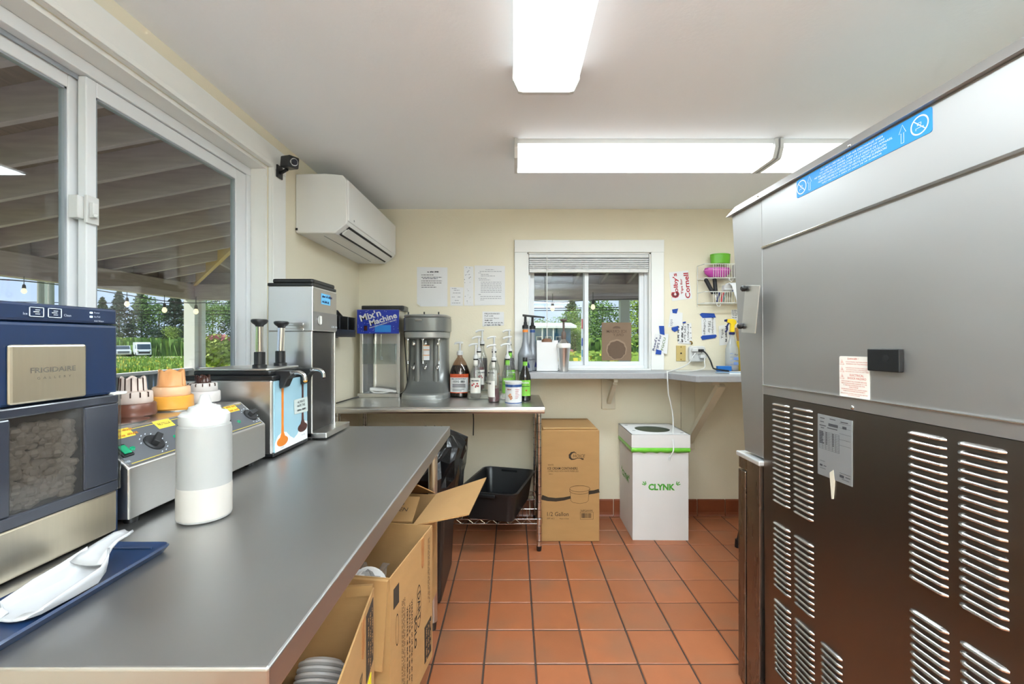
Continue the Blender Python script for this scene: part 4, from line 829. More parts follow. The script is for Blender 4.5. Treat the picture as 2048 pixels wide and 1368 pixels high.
# trash can with bag
tcn = thing('trash_can', 'slim dark trash can with black bag beyond the prep table', 'trash can', (-.5, 2.35, 0))
MB().hexa([(-.66, 2.17, 0), (-.36, 2.17, 0), (-.36, 2.55, 0), (-.66, 2.55, 0)], [(-.68, 2.15, .6), (-.335, 2.15, .6), (-.335, 2.57, .6), (-.68, 2.57, .6)]).build('can', M('dark brown plastic', (46, 38, 34), .4), tcn, bevel=.015)
BAGM = M('black bag plastic', (16, 16, 18), .22, var=.1, bump=.5, bscale=14)
rng = random.Random(11); rows = []
for j, (z, sx, sy) in enumerate(((.5, .185, .225), (.58, .19, .23), (.63, .2, .235), (.70, .20, .22), (.76, .18, .18), (.80, .13, .12), (.825, .05, .05), (.83, .004, .004))):
    row = []
    for i in range(33):
        a = 6.2832 * (i % 32) / 32; rg = random.Random(j * 50 + i % 32); k = 1 + rg.uniform(-.09, .07) * (j > 1)
        row.append((-.465 + sx * k * math.copysign(abs(math.cos(a)) ** .6, math.cos(a)) + (.03 if j > 3 else 0), 2.36 + sy * k * math.copysign(abs(math.sin(a)) ** .6, math.sin(a)), z + rg.uniform(-.015, .015) * (1 < j < 7)))
    rows.append(row)
MB().grid(rows, smooth=False).build('bag', BAGM, tcn, recalc=True)
# ------------------------------------------------------------------ cartons under the prep table
def carton(name, label, near, far, depth, z0, h, mats, flaps=(), th=.004):
    # near/far: floor points of the aisle side face; depth goes to -X
    n_ = Vector((near[0], near[1], 0)); f_ = Vector((far[0], far[1], 0)); u = (f_ - n_).normalized(); ln = (f_ - n_).length; ang = math.atan2(u.y, u.x) - R(90)
    t = thing(name, label, 'box', (n_.x, n_.y, z0), (0, 0, ang))
    CI = [CARD, CARDI]
    mb = MB()
    mb.box(-th, 0, 0, ln, 0, h).box(-depth, -depth + th, 0, ln, 0, h).box(-depth + th, -th, 0, th, 0, h).box(-depth + th, -th, ln - th, ln, 0, h).box(-depth + th, -th, th, ln - th, .001, th)
    mb.build('walls', CARD, t); return t, ln
XA = ((0, 1, 0), (0, 0, 1))
b1, l1 = carton('cup_carton', 'open cardboard cup carton in the middle under the steel table', (-.335, 1.19), (-.285, 1.535), .42, .2, .457, None)
MB().hexa([(-.40, -.012, .455), (-.002, -.012, .455), (-.002, -.004, .457), (-.40, -.004, .457)], [(-.40, -.03, .225), (-.01, -.03, .225), (-.01, -.025, .225), (-.40, -.025, .225)]).build('near_flap', CARD, b1)
UPM = ((0, 0, -1), (0, 1, 0))
def side(t, s, size, y, z, w_=None, h_=None, m=CINK, up=UPM, **k): return txt(s, size, (0, y, z), up[0], up[1], m, t, w=w_, h=h_, off=.001, **k)
side(b1, 'DART', .04, .215, .255, .09, .024, bold=.0006); side(b1, 'SOLO', .05, .185, .19, .10, .02, bold=.0016)
q = MB(); n = 32
for i in range(n):
    a0, a1 = 6.2832 * i / n, 6.2832 * (i + 1) / n
    q.poly([(.001, .215 + .021 * k1 * math.cos(aa), .255 + .068 * k1 * math.sin(aa)) for aa, k1 in ((a0, 1), (a1, 1), (a1, .93), (a0, .93))])
for i in range(n):
    a0, a1 = 6.2832 * i / n, 6.2832 * (i + 1) / n
    q.poly([(.001, .045 + .011 * k1 * math.cos(aa), .29 + .045 * k1 * math.sin(aa)) for aa, k1 in ((a0, 1), (a1, 1), (a1, .9), (a0, .9))])
q.build('printed_oval', CINK, b1, recalc=False)
for i in range(3): side(b1, 'VERSATILE', .018, .155 - i * .018, .265, .09, .010, bold=.0004); scrib((0, .155 - i * .018, .145), *UPM, .13, .010, CINK, b1, 20 + i, name='printed_lines')
scrib((0, .09, .2), *UPM, .3, .006, CINK, b1, 30, 3, name='printed_lines')
scrib((0, .31, .32), *UPM, .22, .007, CINK, b1, 31, 2, name='printed_lines')
MB().box(0, .001, .27, .335, .03, .15).build('printed_block', CINK, b1); MB().box(0, .001, .022, .058, .36, .415).build('printed_mark', CINK, b1)
scrib((.001, .303, .09), *UPM, .1, .012, CARD, b1, 5, 3, name='printed_lines')
MB().prism([(.24, .455), (.262, .455), (.262, .37), (.251, .358), (.24, .37)], 'x', 0, .001).build('brown_tape', M('packing tape', (168, 116, 70), .35), b1)
CUPW = M('white foam lids', (226, 222, 218), .5, var=.03)
def stack(name, label, base, axis, n, r, mt_, cat='lid stack'):
    t = thing(name, label, cat, base); a = Vector(axis).normalized(); q = Matrix.Translation(Vector(base)) @ a.to_track_quat('Z', 'X').to_matrix().to_4x4()
    src = None
    for i in range(n):
        o = MB().lathe([(r * .9, .0), (r, .003), (r, .008), (r * .93, .010)], (0, 0, i * .0125), 28).xf(q).build('lid', mt_, t)
    MB().lathe([(r * .9, 0), (r * .8, .006), (0.001, .008)], (0, 0, n * .0125 - .003), 28).xf(q).build('top_lid', mt_, t); return t
FILM = CLEAR('plastic film', (226, 226, 226), .1, .15, .12)
s_ = stack('lid_stack', 'stack of white lids in plastic film inside the middle carton', (-.50, 1.36, .475), (.35, -.35, .5), 13, .055, CUPW)
rng = random.Random(3); rows = []
for i in range(9): rows.append([(-.50 + .014 * j + rng.uniform(-.008, .008), 1.23 + i * .016, .60 + .03 * math.sin(j * .8 + i) * rng.random() + (.02 if j < 4 else 0)) for j in range(9)])
MB().grid(rows, smooth=False).build('plastic_film', FILM, label='crumpled clear plastic film in the middle carton', cat='plastic film')
b2, l2 = carton('lid_carton', 'nearest open cardboard carton under the steel table with stacked lids', (-.325, .80), (-.365, 1.148), .50, .2, .457, None)
side(b2, 'DART', .04, .20, .30, .08, .024, bold=.0006); side(b2, 'SOLO', .05, .17, .25, .09, .02, bold=.0016)
MB().box(0, .001, .255, .335, .28, .44).build('printed_block', CINK, b2); scrib((.001, .295, .36), *UPM, .13, .014, CARD, b2, 6, 3, name='printed_lines')
MB().box(.001, .002, .262, .305, .225, .27).build('yellow_sticker', M('yellow sticker', (236, 226, 40), .5), b2)
MB().box(.001, .0016, .285, .298, .215, .226).build('orange_sticker', M('orange sticker', (226, 140, 50), .5), b2)
MB().prism([(.21, .455), (.236, .455), (.236, .37), (.223, .36), (.21, .37)], 'x', 0, .001).build('brown_tape', MATS['packing tape'], b2)
MB().hexa([(-.07, .342, .44), (-.003, .342, .44), (-.003, .345, .465), (-.07, .345, .465)], [(-.07, .352, .44), (-.003, .352, .44), (-.003, .355, .465), (-.07, .355, .465)]).build('torn_rim', CARD, b2)
stack('lid_stack', 'big stack of white lids standing in the nearest carton', (-.465, .87, .30), (-.03, .75, .68), 24, .056, CUPW)
b3, l3 = carton('flap_carton', 'far cardboard carton with a wide open flap under the steel table', (-.366, 1.62), (-.338, 1.935), .36, .2, .425, None)
fl3 = MB().hexa([(-.002, -.02, .425), (.205, -.01, .47), (.212, .36, .488), (-.002, .315, .425)], [(-.002, -.02, .43), (.205, -.01, .475), (.212, .36, .493), (-.002, .315, .43)]).build('wide_flap', CARD, b3)
MB().hexa([(-.35, 0, .425), (-.01, 0, .43), (-.02, .13, .475), (-.35, .13, .475)], [(-.35, 0, .43), (-.01, 0, .435), (-.02, .13, .48), (-.35, .13, .48)]).build('near_flap', CARD, b3)
MB().hexa([(-.35, .315, .425), (-.01, .315, .43), (-.05, .2, .50), (-.35, .2, .50)], [(-.35, .315, .43), (-.01, .315, .435), (-.05, .2, .505), (-.35, .2, .505)]).build('far_flap', CARD, b3)
txt('NO\nHABEN', .03, (-.09, .07, .4585), (1, 0, 0), (0, .944, .33), CINK, b3, w=.09, off=.003)
scrib((0, .17, .24), *UPM, .2, .014, CINK, b3, 33, 3, name='printed_lines')
# ------------------------------------------------------------------ floor boxes
cbx = thing('choice_carton', 'tall brown ice cream container carton standing on the tile floor', 'box', (.366, 3.06, 0))
qx0, qx1, qy0, qy1, qh = .178, .554, 2.853, 3.255, .72
MB().hexa([(qx0, qy0, 0), (qx1, qy0, 0), (qx1, qy1, 0), (qx0, qy1, 0)], [(qx0, qy0, qh), (qx1, qy0, qh), (qx1 - .01, qy1, qh + .008), (qx0, qy1, qh + .008)]).build('body', CARD, cbx, bevel=.004)
MB().prism([(qx0 + .01, qy0 + .01), (qx1 - .01, qy0 + .01), (qx1 - .03, qy1 - .01), (qx0 + .01, qy1 - .01)], 'z', qh + .001, qh + .009).build('top_flap', CARDI, cbx)
MB().poly([(qx0 + .01, qy0 + .008, qh + .009), (qx1 - .02, qy0 + .008, qh + .009), (qx1 - .02, qy0 + .05, qh + .0095), (qx0 + .01, qy0 + .05, qh + .0095)]).build('top_tape', M('clear tan tape', (196, 150, 92), .25), cbx)
def qp(px, py): h_ = P(px, py, qy0); return h_
fy_ = qy0
def cz(zx, zy): return 1080 + zx / 7.6, 880 + zy / 7.6
def ctext(s, zx, zy, zw, zh, **k): px, py = cz(zx, zy); return txt(s, .03, P(px, py, fy_), *XR, CINK, cbx, w=zw / 7.6 / F * fy_, h=zh / 7.6 / F * fy_, **k)
ctext('HOICE', 588, 245, 185, 48, shear=.25); ctext('ICE CREAM CONTAINERS', 342, 433, 455, 38, bold=.0004); ctext('WHITE', 163, 380, 85, 24); ctext('COMBO PACK WITH WHITE PAPER LIDS', 350, 475, 465, 22); ctext('300/cs', 165, 517, 66, 16)
ctext('1/2 Gallon', 266, 1128, 325, 62); ctext('(64 oz.)', 162, 1190, 110, 34); ctext('Made in China', 368, 1195, 140, 20); ctext('760PC64WPK', 708, 1075, 190, 28)
q = MB(); prev = None
def wide(ps, wds):
    r = []; 
    for i, (a, b_) in enumerate(ps):
        p0 = ps[max(0, i - 1)]; p1 = ps[min(len(ps) - 1, i + 1)]; dx, dy = p1[0] - p0[0], p1[1] - p0[1]; l_ = math.hypot(dx, dy) or 1
        r.append(((a - dy / l_ * wds[i], b_ + dx / l_ * wds[i]), (a + dy / l_ * wds[i], b_ - dx / l_ * wds[i])))
    return r
def stroke(mb, ps, wds, conv):
    r = wide(ps, wds)
    for i in range(len(r) - 1): mb.poly([conv(r[i][0]), conv(r[i + 1][0]), conv(r[i + 1][1]), conv(r[i][1])])
def cc(z): px, py = cz(*z); v_ = P(px, py, fy_); return (v_.x, fy_ - .0008, v_.z)
# the swash C and tail of the logo
stroke(q, [(555, 205), (520, 183), (480, 195), (452, 230), (455, 268), (480, 292), (520, 292), (570, 275), (610, 275), (640, 288), (662, 290)], [3, 8, 14, 17, 17, 12, 7, 4, 5, 11, 12], cc)
stroke(q, [(25, 870), (120, 898), (240, 908), (360, 895), (465, 870)], [38, 30, 27, 24, 20], cc); stroke(q, [(740, 800), (820, 790), (900, 770)], [28, 26, 28], cc)
for z_, ry_ in ((740, 48), (775, 48)):
    stroke(q, [(605 + 152 * math.cos(R(a)), z_ + ry_ * math.sin(R(a))) for a in range(0 if z_ == 775 else 0, 181 if z_ == 775 else 361, 12)], [2.2] * 40, cc)
stroke(q, [(453, 740), (453, 790)], [2.2] * 2, cc); stroke(q, [(757, 740), (757, 780)], [2.2] * 2, cc)
stroke(q, [(460, 800), (468, 920), (500, 950), (605, 965), (700, 950), (735, 920), (742, 800)], [2.2] * 7, cc)
for a in ((612, 1100), (808, 1100)): stroke(q, [(a[0], 1095), (a[0], 1205)], [2, 2], cc)
for a in (1095, 1205): stroke(q, [(612, a), (808, a)], [2, 2], cc)
rng = random.Random(5)
for i in range(24): x_ = 632 + i * 6.4; stroke(q, [(x_, 1112), (x_, 1185)], [rng.choice((1, 1.6, 2.4))] * 2, cc)
q.build('printed_artwork', CINK, cbx, recalc=False)
ck = thing('recycling_box', 'white cardboard recycling box with green lettering and round hole', 'recycling box', (.775, 2.874, 0), (0, 0, R(-1)))
WC = M('white cardboard', (228, 227, 226), .7, var=.03, scale=4); GRL = M('green print', (74, 160, 50), .6); GRB = M('green bag', (112, 196, 60), .3, var=.15, scale=20)
bw, bd_, bh = .362, .375, .69
MB().box(0, bw, 0, .006, 0, .62).box(0, bw, bd_ - .006, bd_, 0, .62).box(0, .006, .006, bd_ - .006, 0, .62).box(bw - .006, bw, .006, bd_ - .006, 0, .62).box(.006, bw - .006, .006, bd_ - .006, .001, .006).build('carton', WC, ck)
ld = MB(); e = .009; n = 32; top = []
ld.box(-e, bw + e, -e, -e + .006, .605, bh).box(-e, bw + e, bd_ + e - .006, bd_ + e, .605, bh).box(-e, -e + .006, -e + .006, bd_ + e - .006, .605, bh).box(bw + e - .006, bw + e, -e + .006, bd_ + e - .006, .605, bh)
hc = (bw / 2, bd_ / 2); rin = .118
sq_ = []
for i in range(n):
    a = 6.2832 * i / n; c_, s2 = math.cos(a), math.sin(a); k = 1 / max(abs(c_), abs(s2)); sq_.append((hc[0] + c_ * k * (bw / 2 + e), hc[1] + s2 * k * (bd_ / 2 + e)))
vs2 = [(x, y, z) for z in (bh - .005, bh) for x, y in sq_] + [(hc[0] + rin * math.cos(6.2832 * i / n), hc[1] + rin * math.sin(6.2832 * i / n), z) for z in (bh - .005, bh) for i in range(n)]
fs2 = []
for i in range(n):
    j = (i + 1) % n; fs2 += [(n + i, n + j, 3 * n + j, 3 * n + i), (i, 2 * n + i, 2 * n + j, j), (2 * n + i, 3 * n + i, 3 * n + j, 2 * n + j)]
ld.add(vs2, fs2); ld.build('lid', WC, ck)
MB().lathe([(rin + .004, -.001), (rin + .002, -.08), (rin - .01, -.2), (rin - .02, -.36)], (hc[0], hc[1], bh - .006), 32).build('bag_liner', M('dark green bag inside', (26, 52, 34), .4), ck)
skr = []
for zz, o_ in ((.612, .006), (.585, .010), (.572, .004)):
    row = []
    for i in range(49):
        a = 6.2832 * i / 48; c_, s2 = math.cos(a), math.sin(a); k = 1 / max(abs(c_), abs(s2)); w_ = .004 * math.sin(i * 2.3)
        row.append((hc[0] + c_ * k * (bw / 2 + o_), hc[1] + s2 * k * (bd_ / 2 + o_), zz + (w_ if zz < .58 else 0)))
    skr.append(row)
MB().grid(skr).build('bag_skirt', GRB, ck, recalc=False, solid=.001)
CK = {'w': .135}
for o_, u_ in (((.185, 0, .345), (1, 0, 0)), ((0, .2, .36), (0, -1, 0))):
    txt('CLYNK', .06, o_, u_, (0, 0, 1), GRL, ck, w=.172 if u_[0] else .2, h=.043, bold=.0026)
    q = MB(); uu = Vector(u_); nn_ = uu.cross(Vector((0, 0, 1)))
    for s_ in (-1, 1):
        for a, ln_ in ((20, .022), (48, .026), (76, .02)):
            b0 = Vector(o_) + uu * s_ * (.092 + .004) + Vector((0, 0, .012)) + nn_ * .0012; dd = uu * s_ * math.cos(R(a)) + Vector((0, 0, math.sin(R(a)))); pp_ = dd.cross(nn_) * .0028
            q.poly([b0 + dd * .008 + pp_, b0 + dd * (.008 + ln_) + pp_, b0 + dd * (.008 + ln_) - pp_, b0 + dd * .008 - pp_])
    q.build('printed_rays', GRL, ck, recalc=False)
for x, y in ((.03, .12), (.02, .3), (.33, .05)): MB().box(x, x + .02, y, y + .008, bh, bh + .0006).build('lid_slot', BLKM, ck)
# ------------------------------------------------------------------ mix machine
mm = thing('blending_machine', 'steel blending machine with blue printed header on the back table', 'blender', (-.96, 3.18, TZ))
mx0, mx1, my0, my1 = -1.10, -.815, 3.11, 3.262
B(mx0 - .008, mx1 + .006, my0, my1, TZ, TZ + .028).build('base', STEEL, mm, bevel=.004)
for a, b_ in ((mx0, mx0 + .022), (mx1 - .022, mx1)): B(a, b_, my0 + .03, my1, TZ + .028, 1.37).build('side_column', STEEL, mm, bevel=.003)
B(mx0 + .022, mx1 - .022, my1 - .02, my1, TZ + .028, 1.37).build('back_panel', STEELH, mm)
B(mx0 + .07, mx0 + .08, my1 - .04, my1 - .02, TZ + .028, 1.37).build('guide_rail', CHROME, mm)
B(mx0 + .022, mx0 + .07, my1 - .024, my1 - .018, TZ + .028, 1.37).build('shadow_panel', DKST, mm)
hd = B(mx0 - .004, mx1 + .004, my0 - .01, my1, 1.36, 1.522).build('head', STEEL, mm, bevel=.003)
MB().prism(rr(mx0 + .012, mx1 + .03, my0 + .02, my1, .012), 'z', 1.522, 1.552).build('lid', BLACK, mm, bevel=.005)
MB().prism(rr(mx1 + .004, mx1 + .032, my0 + .03, my1, .006), 'z', 1.515, 1.548).build('lid_latch', DKST, mm, bevel=.003)
HB = M('royal blue print', (18, 44, 150), .4, var=.05); hy = my0 - .012
pl = B(mx0 - .005, mx1 + .005, hy, hy + .003, 1.352, 1.52).build('header_sign', HB, mm)
rt = R(17); U_ = (math.cos(rt), 0, math.sin(rt)); V_ = (-math.sin(rt), 0, math.cos(rt)); cxm = (mx0 + mx1) / 2
txt("Mix'n", .07, (cxm - .054, hy, 1.477), U_, V_, WHITE, pl, w=.15, h=.05, bold=.0018); txt('Machine', .06, (cxm + .035, hy, 1.452), U_, V_, WHITE, pl, w=.2, h=.042, bold=.0016)
txt('FROZEN DESSERT MIXER', .02, (cxm + .035, hy, 1.42), U_, V_, WHITE, pl, w=.2, h=.009, bold=.0003)
q = MB(); rng = random.Random(8)
for i in range(46): x, z = rng.uniform(mx0, mx1), rng.uniform(1.357, 1.515); q.box(x - .0015, x + .0015, hy - .0006, hy, z - .0015, z + .0015)
q.build('printed_specks', WHL, pl)
B(cxm - .022, cxm + .09, hy - .001, hy, 1.362, 1.412).build('blue_tape', M('bright blue tape', (30, 120, 196), .6), pl)
sw = B(cxm - .098, cxm - .074, hy - .006, hy, 1.372, 1.408).build('power_switch', BLACK, mm, bevel=.002); B(cxm - .093, cxm - .079, hy - .009, hy - .006, 1.378, 1.402).build('rocker', M('dark red', (70, 16, 20), .3), sw)
MB().cyl((cxm, my0 + .06, 1.18), (cxm, my0 + .06, 1.37), .005, n=10).build('spindle', CHROME, mm); MB().lathe([(.004, 0), (.013, .004), (.011, .014), (.013, .026), (.004, .03)], (cxm, my0 + .06, 1.16), 14).build('agitator', WHITE, mm)
B(mx0 + .02, mx1 - .02, my0 + .02, my0 + .023, 1.135, 1.28).build('splash_shield', ACRYL, mm); MB().cyl((mx1 - .03, my0 + .03, 1.135), (mx1 - .03, my0 + .03, 1.28), .006, n=10).build('shield_rod', CHROME, mm)
sc2 = thing('cup_holder', 'white plastic cup holder piece lying in the blending machine', 'holder', (-.92, 3.16, TZ + .03))
MB().hexa([(-1.03, 3.14, .945), (-.84, 3.15, .93), (-.84, 3.2, .93), (-1.03, 3.19, .945)], [(-1.03, 3.14, .968), (-.84, 3.15, .945), (-.84, 3.2, .945), (-1.03, 3.19, .968)]).build('blade', WHITE, sc2, bevel=.004)
MB().tube([(-1.03, 3.15, .95), (-1.0, 3.145, .932), (-.94, 3.145, .932), (-.89, 3.15, .938)], .005, 6, res=3).build('loop', WHITE, sc2)
# ------------------------------------------------------------------ triple spindle mixer
sm_ = thing('drink_mixer', 'grey triple spindle drink mixer on the back table', 'mixer', (-.62, 3.13, TZ))
cxm, cym = -.623, 3.12; hw = .166
def half(hw_, yf, z, n=14, yb=3.262): # D shaped outline, rounded toward the camera
    pts = [(cxm + hw_, yb, z)]
    for i in range(n + 1):
        a = math.pi * i / n; pts.append((cxm + hw_ * math.copysign(abs(math.cos(a)) ** .55, math.cos(a)), yb - (yb - yf) * (.35 + .65 * math.sin(a) ** .7), z))
    return pts + [(cxm - hw_, yb, z)]
def loftd(ls, mat, nm, par, close=True):
    mb = MB(); n = len(ls[0]); mb.add([p for l_ in ls for p in l_], [(j * n + i, j * n + (i + 1) % n, (j + 1) * n + (i + 1) % n, (j + 1) * n + i) for j in range(len(ls) - 1) for i in range(n)], 0, True)
    mb.f += [list(range(n))[::-1], [(len(ls) - 1) * n + i for i in range(n)]]; mb.mi += [0, 0]; mb.sm += [False, False]; return mb.build(nm, mat, par)
loftd([half(.166, 2.975, TZ), half(.168, 2.972, TZ + .01), half(.166, 2.976, TZ + .03), half(.158, 2.99, TZ + .04)], M('light grey metal', (150, 152, 150), .3, .5), 'base', sm_)
loftd([half(.160, 2.99, TZ + .038), half(.156, 3.05, TZ + .06), half(.148, 3.12, TZ + .12), half(.142, 3.15, TZ + .25), half(.142, 3.155, 1.34)], GREYP, 'column', sm_)
for dx in (-.062, .068): MB().lathe([(.026, TZ + .06), (.022, TZ + .14), (.018, 1.33)], (cxm + dx, 3.13, 0), 16, sy=.8).build('column_ridge', GREYP, sm_)
loftd([half(.140, 3.01, 1.318), half(.148, 3.0, 1.325), half(.15, 2.998, 1.36), half(.143, 3.01, 1.365)], M('silver band', (168, 170, 170), .3, .6), 'silver_band', sm_)
loftd([half(.150, 3.02, 1.362), half(.158, 3.005, 1.37), half(.158, 3.003, 1.46), half(.15, 3.015, 1.47)], GREYP, 'head', sm_)
loftd([half(.155, 3.005, 1.468), half(.156, 3.003, 1.478), half(.148, 3.02, 1.484)], M('light grey metal', (150, 152, 150)), 'top_cap', sm_)
B(cxm - .052, cxm - .004, 2.999, 3.004, 1.436, 1.449).build('maker_badge', CHROME, sm_, bevel=.001)
for i, dx in enumerate((-.11, -.005, .105)):
    MB().cyl((cxm + dx, 3.035, 1.155), (cxm + dx, 3.03, 1.325), .0042, n=10).build('spindle', CHROME, sm_); MB().lathe([(.010, 0), (.014, .008), (.006, .016)], (cxm + dx, 3.03, 1.306), 12).build('spindle_cap', CHROME, sm_)
    MB().lathe([(.003, 0), (.007, .004), (.004, .012), (.007, .02), (.004, .026)], (cxm + dx, 3.035, 1.14), 10).build('agitator', CHROME, sm_)
    d2 = (-.085, -.002, .085)[i]; MB().lathe([(.013, 0), (.016, .012), (.012, .026), (.004, .034)], (cxm + d2, 3.115, 1.27), 12).build('cup_stop', CHROME, sm_)
    MB().tube([(cxm + d2 - .012, 3.10, 1.12), (cxm + d2, 3.09, 1.10), (cxm + d2 + .006, 3.10, 1.125), (cxm + d2, 3.13, 1.14)], .006, 7, res=3).build('cup_rest', CHROME, sm_)
    B(cxm + (-.11, 0, .1)[i] - .004, cxm + (-.11, 0, .1)[i] + .004, 3.05, 3.06, 1.484, 1.502).build('toggle', BLACK, sm_)
lb = B(cxm - .026, cxm + .026, 3.108, 3.112, 1.165, 1.27).build('care_label', PAPER, sm_)
for z in (1.265, 1.235, 1.197): B(cxm - .026, cxm + .026, 3.1065, 3.108, z, z + .005).build('orange_stripe', M('orange stripe', (220, 140, 60), .6), lb)
MB().tube([(-.81, 3.25, 1.38), (-.80, 3.23, 1.25), (-.79, 3.235, 1.1), (-.785, 3.25, .93)], .004, 6, res=4).build('power_cord', BLACK, mm)
MB().tube([(-1.13, 2.8, .905), (-1.115, 2.95, .906), (-1.10, 3.1, .906), (-1.10, 3.2, .906)], .004, 6, res=4).build('power_cord', BLACK, mm)
MB().tube([(-.30, 3.262, .88), (-.305, 3.262, .8), (-.30, 3.262, .72), (-.302, 3.262, .6)], .004, 6, res=4).build('power_cord', BLACK, sm_)
# ------------------------------------------------------------------ syrup bottles
def pump(par, x, y, z, m_, s=1.0, dirx=-1, ln=.05):
    pc = MB().lathe([(.016 * s, 0), (.016 * s, .014 * s), (.010 * s, .02 * s), (.009 * s, .03 * s)], (x, y, z), 16).build('pump_collar', m_, par)
    MB().cyl((x, y, z + .028 * s), (x, y, z + .085 * s), .006 * s, n=10).build('pump_stem', m_, pc)
    MB().tube([(x - dirx * .012 * s, y, z + .088 * s), (x, y, z + .09 * s), (x + dirx * ln * .6 * s, y - .006, z + .087 * s), (x + dirx * ln * s, y - .01, z + .078 * s)], .0065 * s, 8, res=3).build('pump_spout', m_, pc)
def arcpatch(c, r, a0, a1, z0, z1, n=12): return MB().grid([[(c[0] + r * math.cos(R(a0 + (a1 - a0) * i / n)), c[1] + r * math.sin(R(a0 + (a1 - a0) * i / n)), z) for i in range(n + 1)] for z in (z0, z1)])
MON = M('cream label', (232, 228, 220), .6); GLB = M('green label', (126, 190, 70), .5, var=.08); DKL = M('dark syrup', (36, 14, 18), .1); REDL = M('red syrup', (96, 20, 34), .15); AMBL = M('amber syrup', (176, 110, 40), .15); BRWN = M('brown syrup', (60, 30, 16), .15)
def syrup(label, x, y, z, liq, fill, lab, rot=-90, word='MONIN', pumped=True, art=None, glass=None):
    t = thing('syrup_bottle', label, 'bottle', (x, y, z), None, 'syrup bottles on the back table'); r = .039; c = (x, y)
    pf = [(.030, 0), (.037, .004), (r, .014), (r, .15), (.036, .17), (.024, .205), (.016, .23), (.0135, .255), (.0135, .278)]
    MB().lathe(pf, (x, y, z), 24).build('glass', glass or BOTTLE, t)
    lq = [(max(.002, a - .003), b_ + (.003 if b_ == 0 else 0)) for a, b_ in pf if b_ <= fill]; lq.append((lq[-1][0], fill)); MB().lathe(lq, (x, y, z), 20).build('syrup', liq, t)
    if lab:
        l_ = arcpatch(c, r + .0008, rot - 62, rot + 62, z + .035, z + .14).build('label', lab, t, recalc=False)
        a = R(rot); nrm = Vector((math.cos(a), math.sin(a), 0)); u = Vector((-math.sin(a), math.cos(a), 0)); o_ = Vector((x, y, z)) + nrm * (r + .0015)
        txt(word, .018, o_ + Vector((0, 0, .122)), u, (0, 0, 1), WHITE if lab is GLB else INK, l_, w=.05, h=.011, bold=.0006)
        if lab is GLB: B(x - .03, x + .03, y - r - .002, y - r - .001, z + .098, z + .102).build('label_band', M('dark green', (40, 76, 34), .5), l_)
        if art:
            rg = random.Random(int(x * 999))
            for k in range(6 if art == 'berry' else 1):
                if art == 'berry': p_ = o_ + u * rg.uniform(-.025, .025) + Vector((0, 0, .045 + .055 * rg.random())); MB().lathe([(.002, 0), (.007, .004), (.006, .009), (.002, .013)], p_ - nrm * .005, 10).build('printed_fruit', M('berry red', (160, 36, 44), .5), l_)
                else: p_ = o_ + Vector((0, 0, .05)) + u * .006; MB().lathe([(.006, 0), (.009, .025), (.009, .027)], p_ - nrm * .009, 12).build('printed_glass', M('drink red', (176, 70, 50), .5), l_)
        arcpatch(c, .0155, rot - 80, rot + 80, z + .225, z + .265).build('neck_label', GLB if lab is GLB else MON, t, recalc=False)
    if pumped:
        MB().lathe([(.0165, .262), (.0165, .272)], (x, y, z), 16).build('neck_ring', BLACK, t); pump(t, x, y, z + .272, WHITE, 1.12, -1, .042)
    else: MB().lathe([(.016, .262), (.0165, .266), (.0165, .288), (.015, .29)], (x, y, z), 16).build('cap', BLACK, t)
    return t
syrup('front syrup bottle of the left column with strawberry label and white pump', -.265, 3.045, TZ + .006, DKL, .06, MON, -90, art='berry')
syrup('middle syrup bottle of the left column, raised one step', -.25, 3.13, TZ + .056, REDL, .16, MON, -60, art='berry')
syrup('back syrup bottle of the left column, highest step', -.232, 3.215, TZ + .106, DKL, .17, None)
syrup('front syrup bottle with dark red syrup, nearest of the middle column', -.133, 2.90, TZ, REDL, .09, MON, -140)
syrup('rear syrup bottle of the middle column with amber syrup', -.14, 3.10, TZ + .056, AMBL, .12, MON, -120)
syrup('front syrup bottle of the right column with pale green label', -.045, 3.045, TZ + .006, M('pale syrup', (190, 196, 120), .15), .13, GLB, -90)
syrup('middle syrup bottle of the right column behind the green label', -.03, 3.13, TZ + .056, DKL, .15, GLB, -70)
syrup('back syrup bottle of the right column, highest step beside the casing', -.035, 3.215, TZ + .106, DKL, .17, None)
syrup('dark capped syrup bottle with bright green label and no pump', .074, 2.955, TZ, DKL, .25, GLB, -90, pumped=False, art='glass', glass=CLEAR('dark tint glass', (120, 110, 110), .06, .05))
ar = thing('bottle_riser', 'clear stepped acrylic riser holding the syrup bottles', 'riser', (-.15, 3.13, TZ))
for z, ya, yb in ((TZ + .001, 3.0, 3.086), (TZ + .05, 3.086, 3.172), (TZ + .10, 3.172, 3.26)):
    B(-.315, .012, ya, yb, z, z + .004).build('step', ACRYL, ar); B(-.315, .012, ya, ya + .003, z, z + .045).build('step_front', ACRYL, ar)
for x in (-.318, .012): MB().prism([(3.0, TZ + .001), (3.26, TZ + .001), (3.26, TZ + .15), (3.172, TZ + .15), (3.086, TZ + .1), (3.0, TZ + .045)], 'x', x, x + .003).build('side_panel', ACRYL, ar)
jg = thing('chocolate_jug', 'gallon jug of dark chocolate syrup with white pump', 'jug', (-.392, 3.19, TZ)); c3 = (-.392, 3.19, TZ); jr = .076
MB().lathe([(.06, 0), (.072, .005), (jr, .02), (jr, .155), (.066, .195), (.045, .245), (.025, .275), (.018, .285), (.018, .30)], c3, 28, sy=.9).build('jug', CLEAR('amber jug', (226, 206, 190), .05, .08, .04, (120, 80, 50)), jg)
MB().lathe([(.058, .004), (.072, .01), (.0735, .02), (.0735, .155), (.064, .193), (.052, .225)], c3, 28, sy=.9).build('syrup', M('blue black syrup', (26, 26, 38), .12), jg)
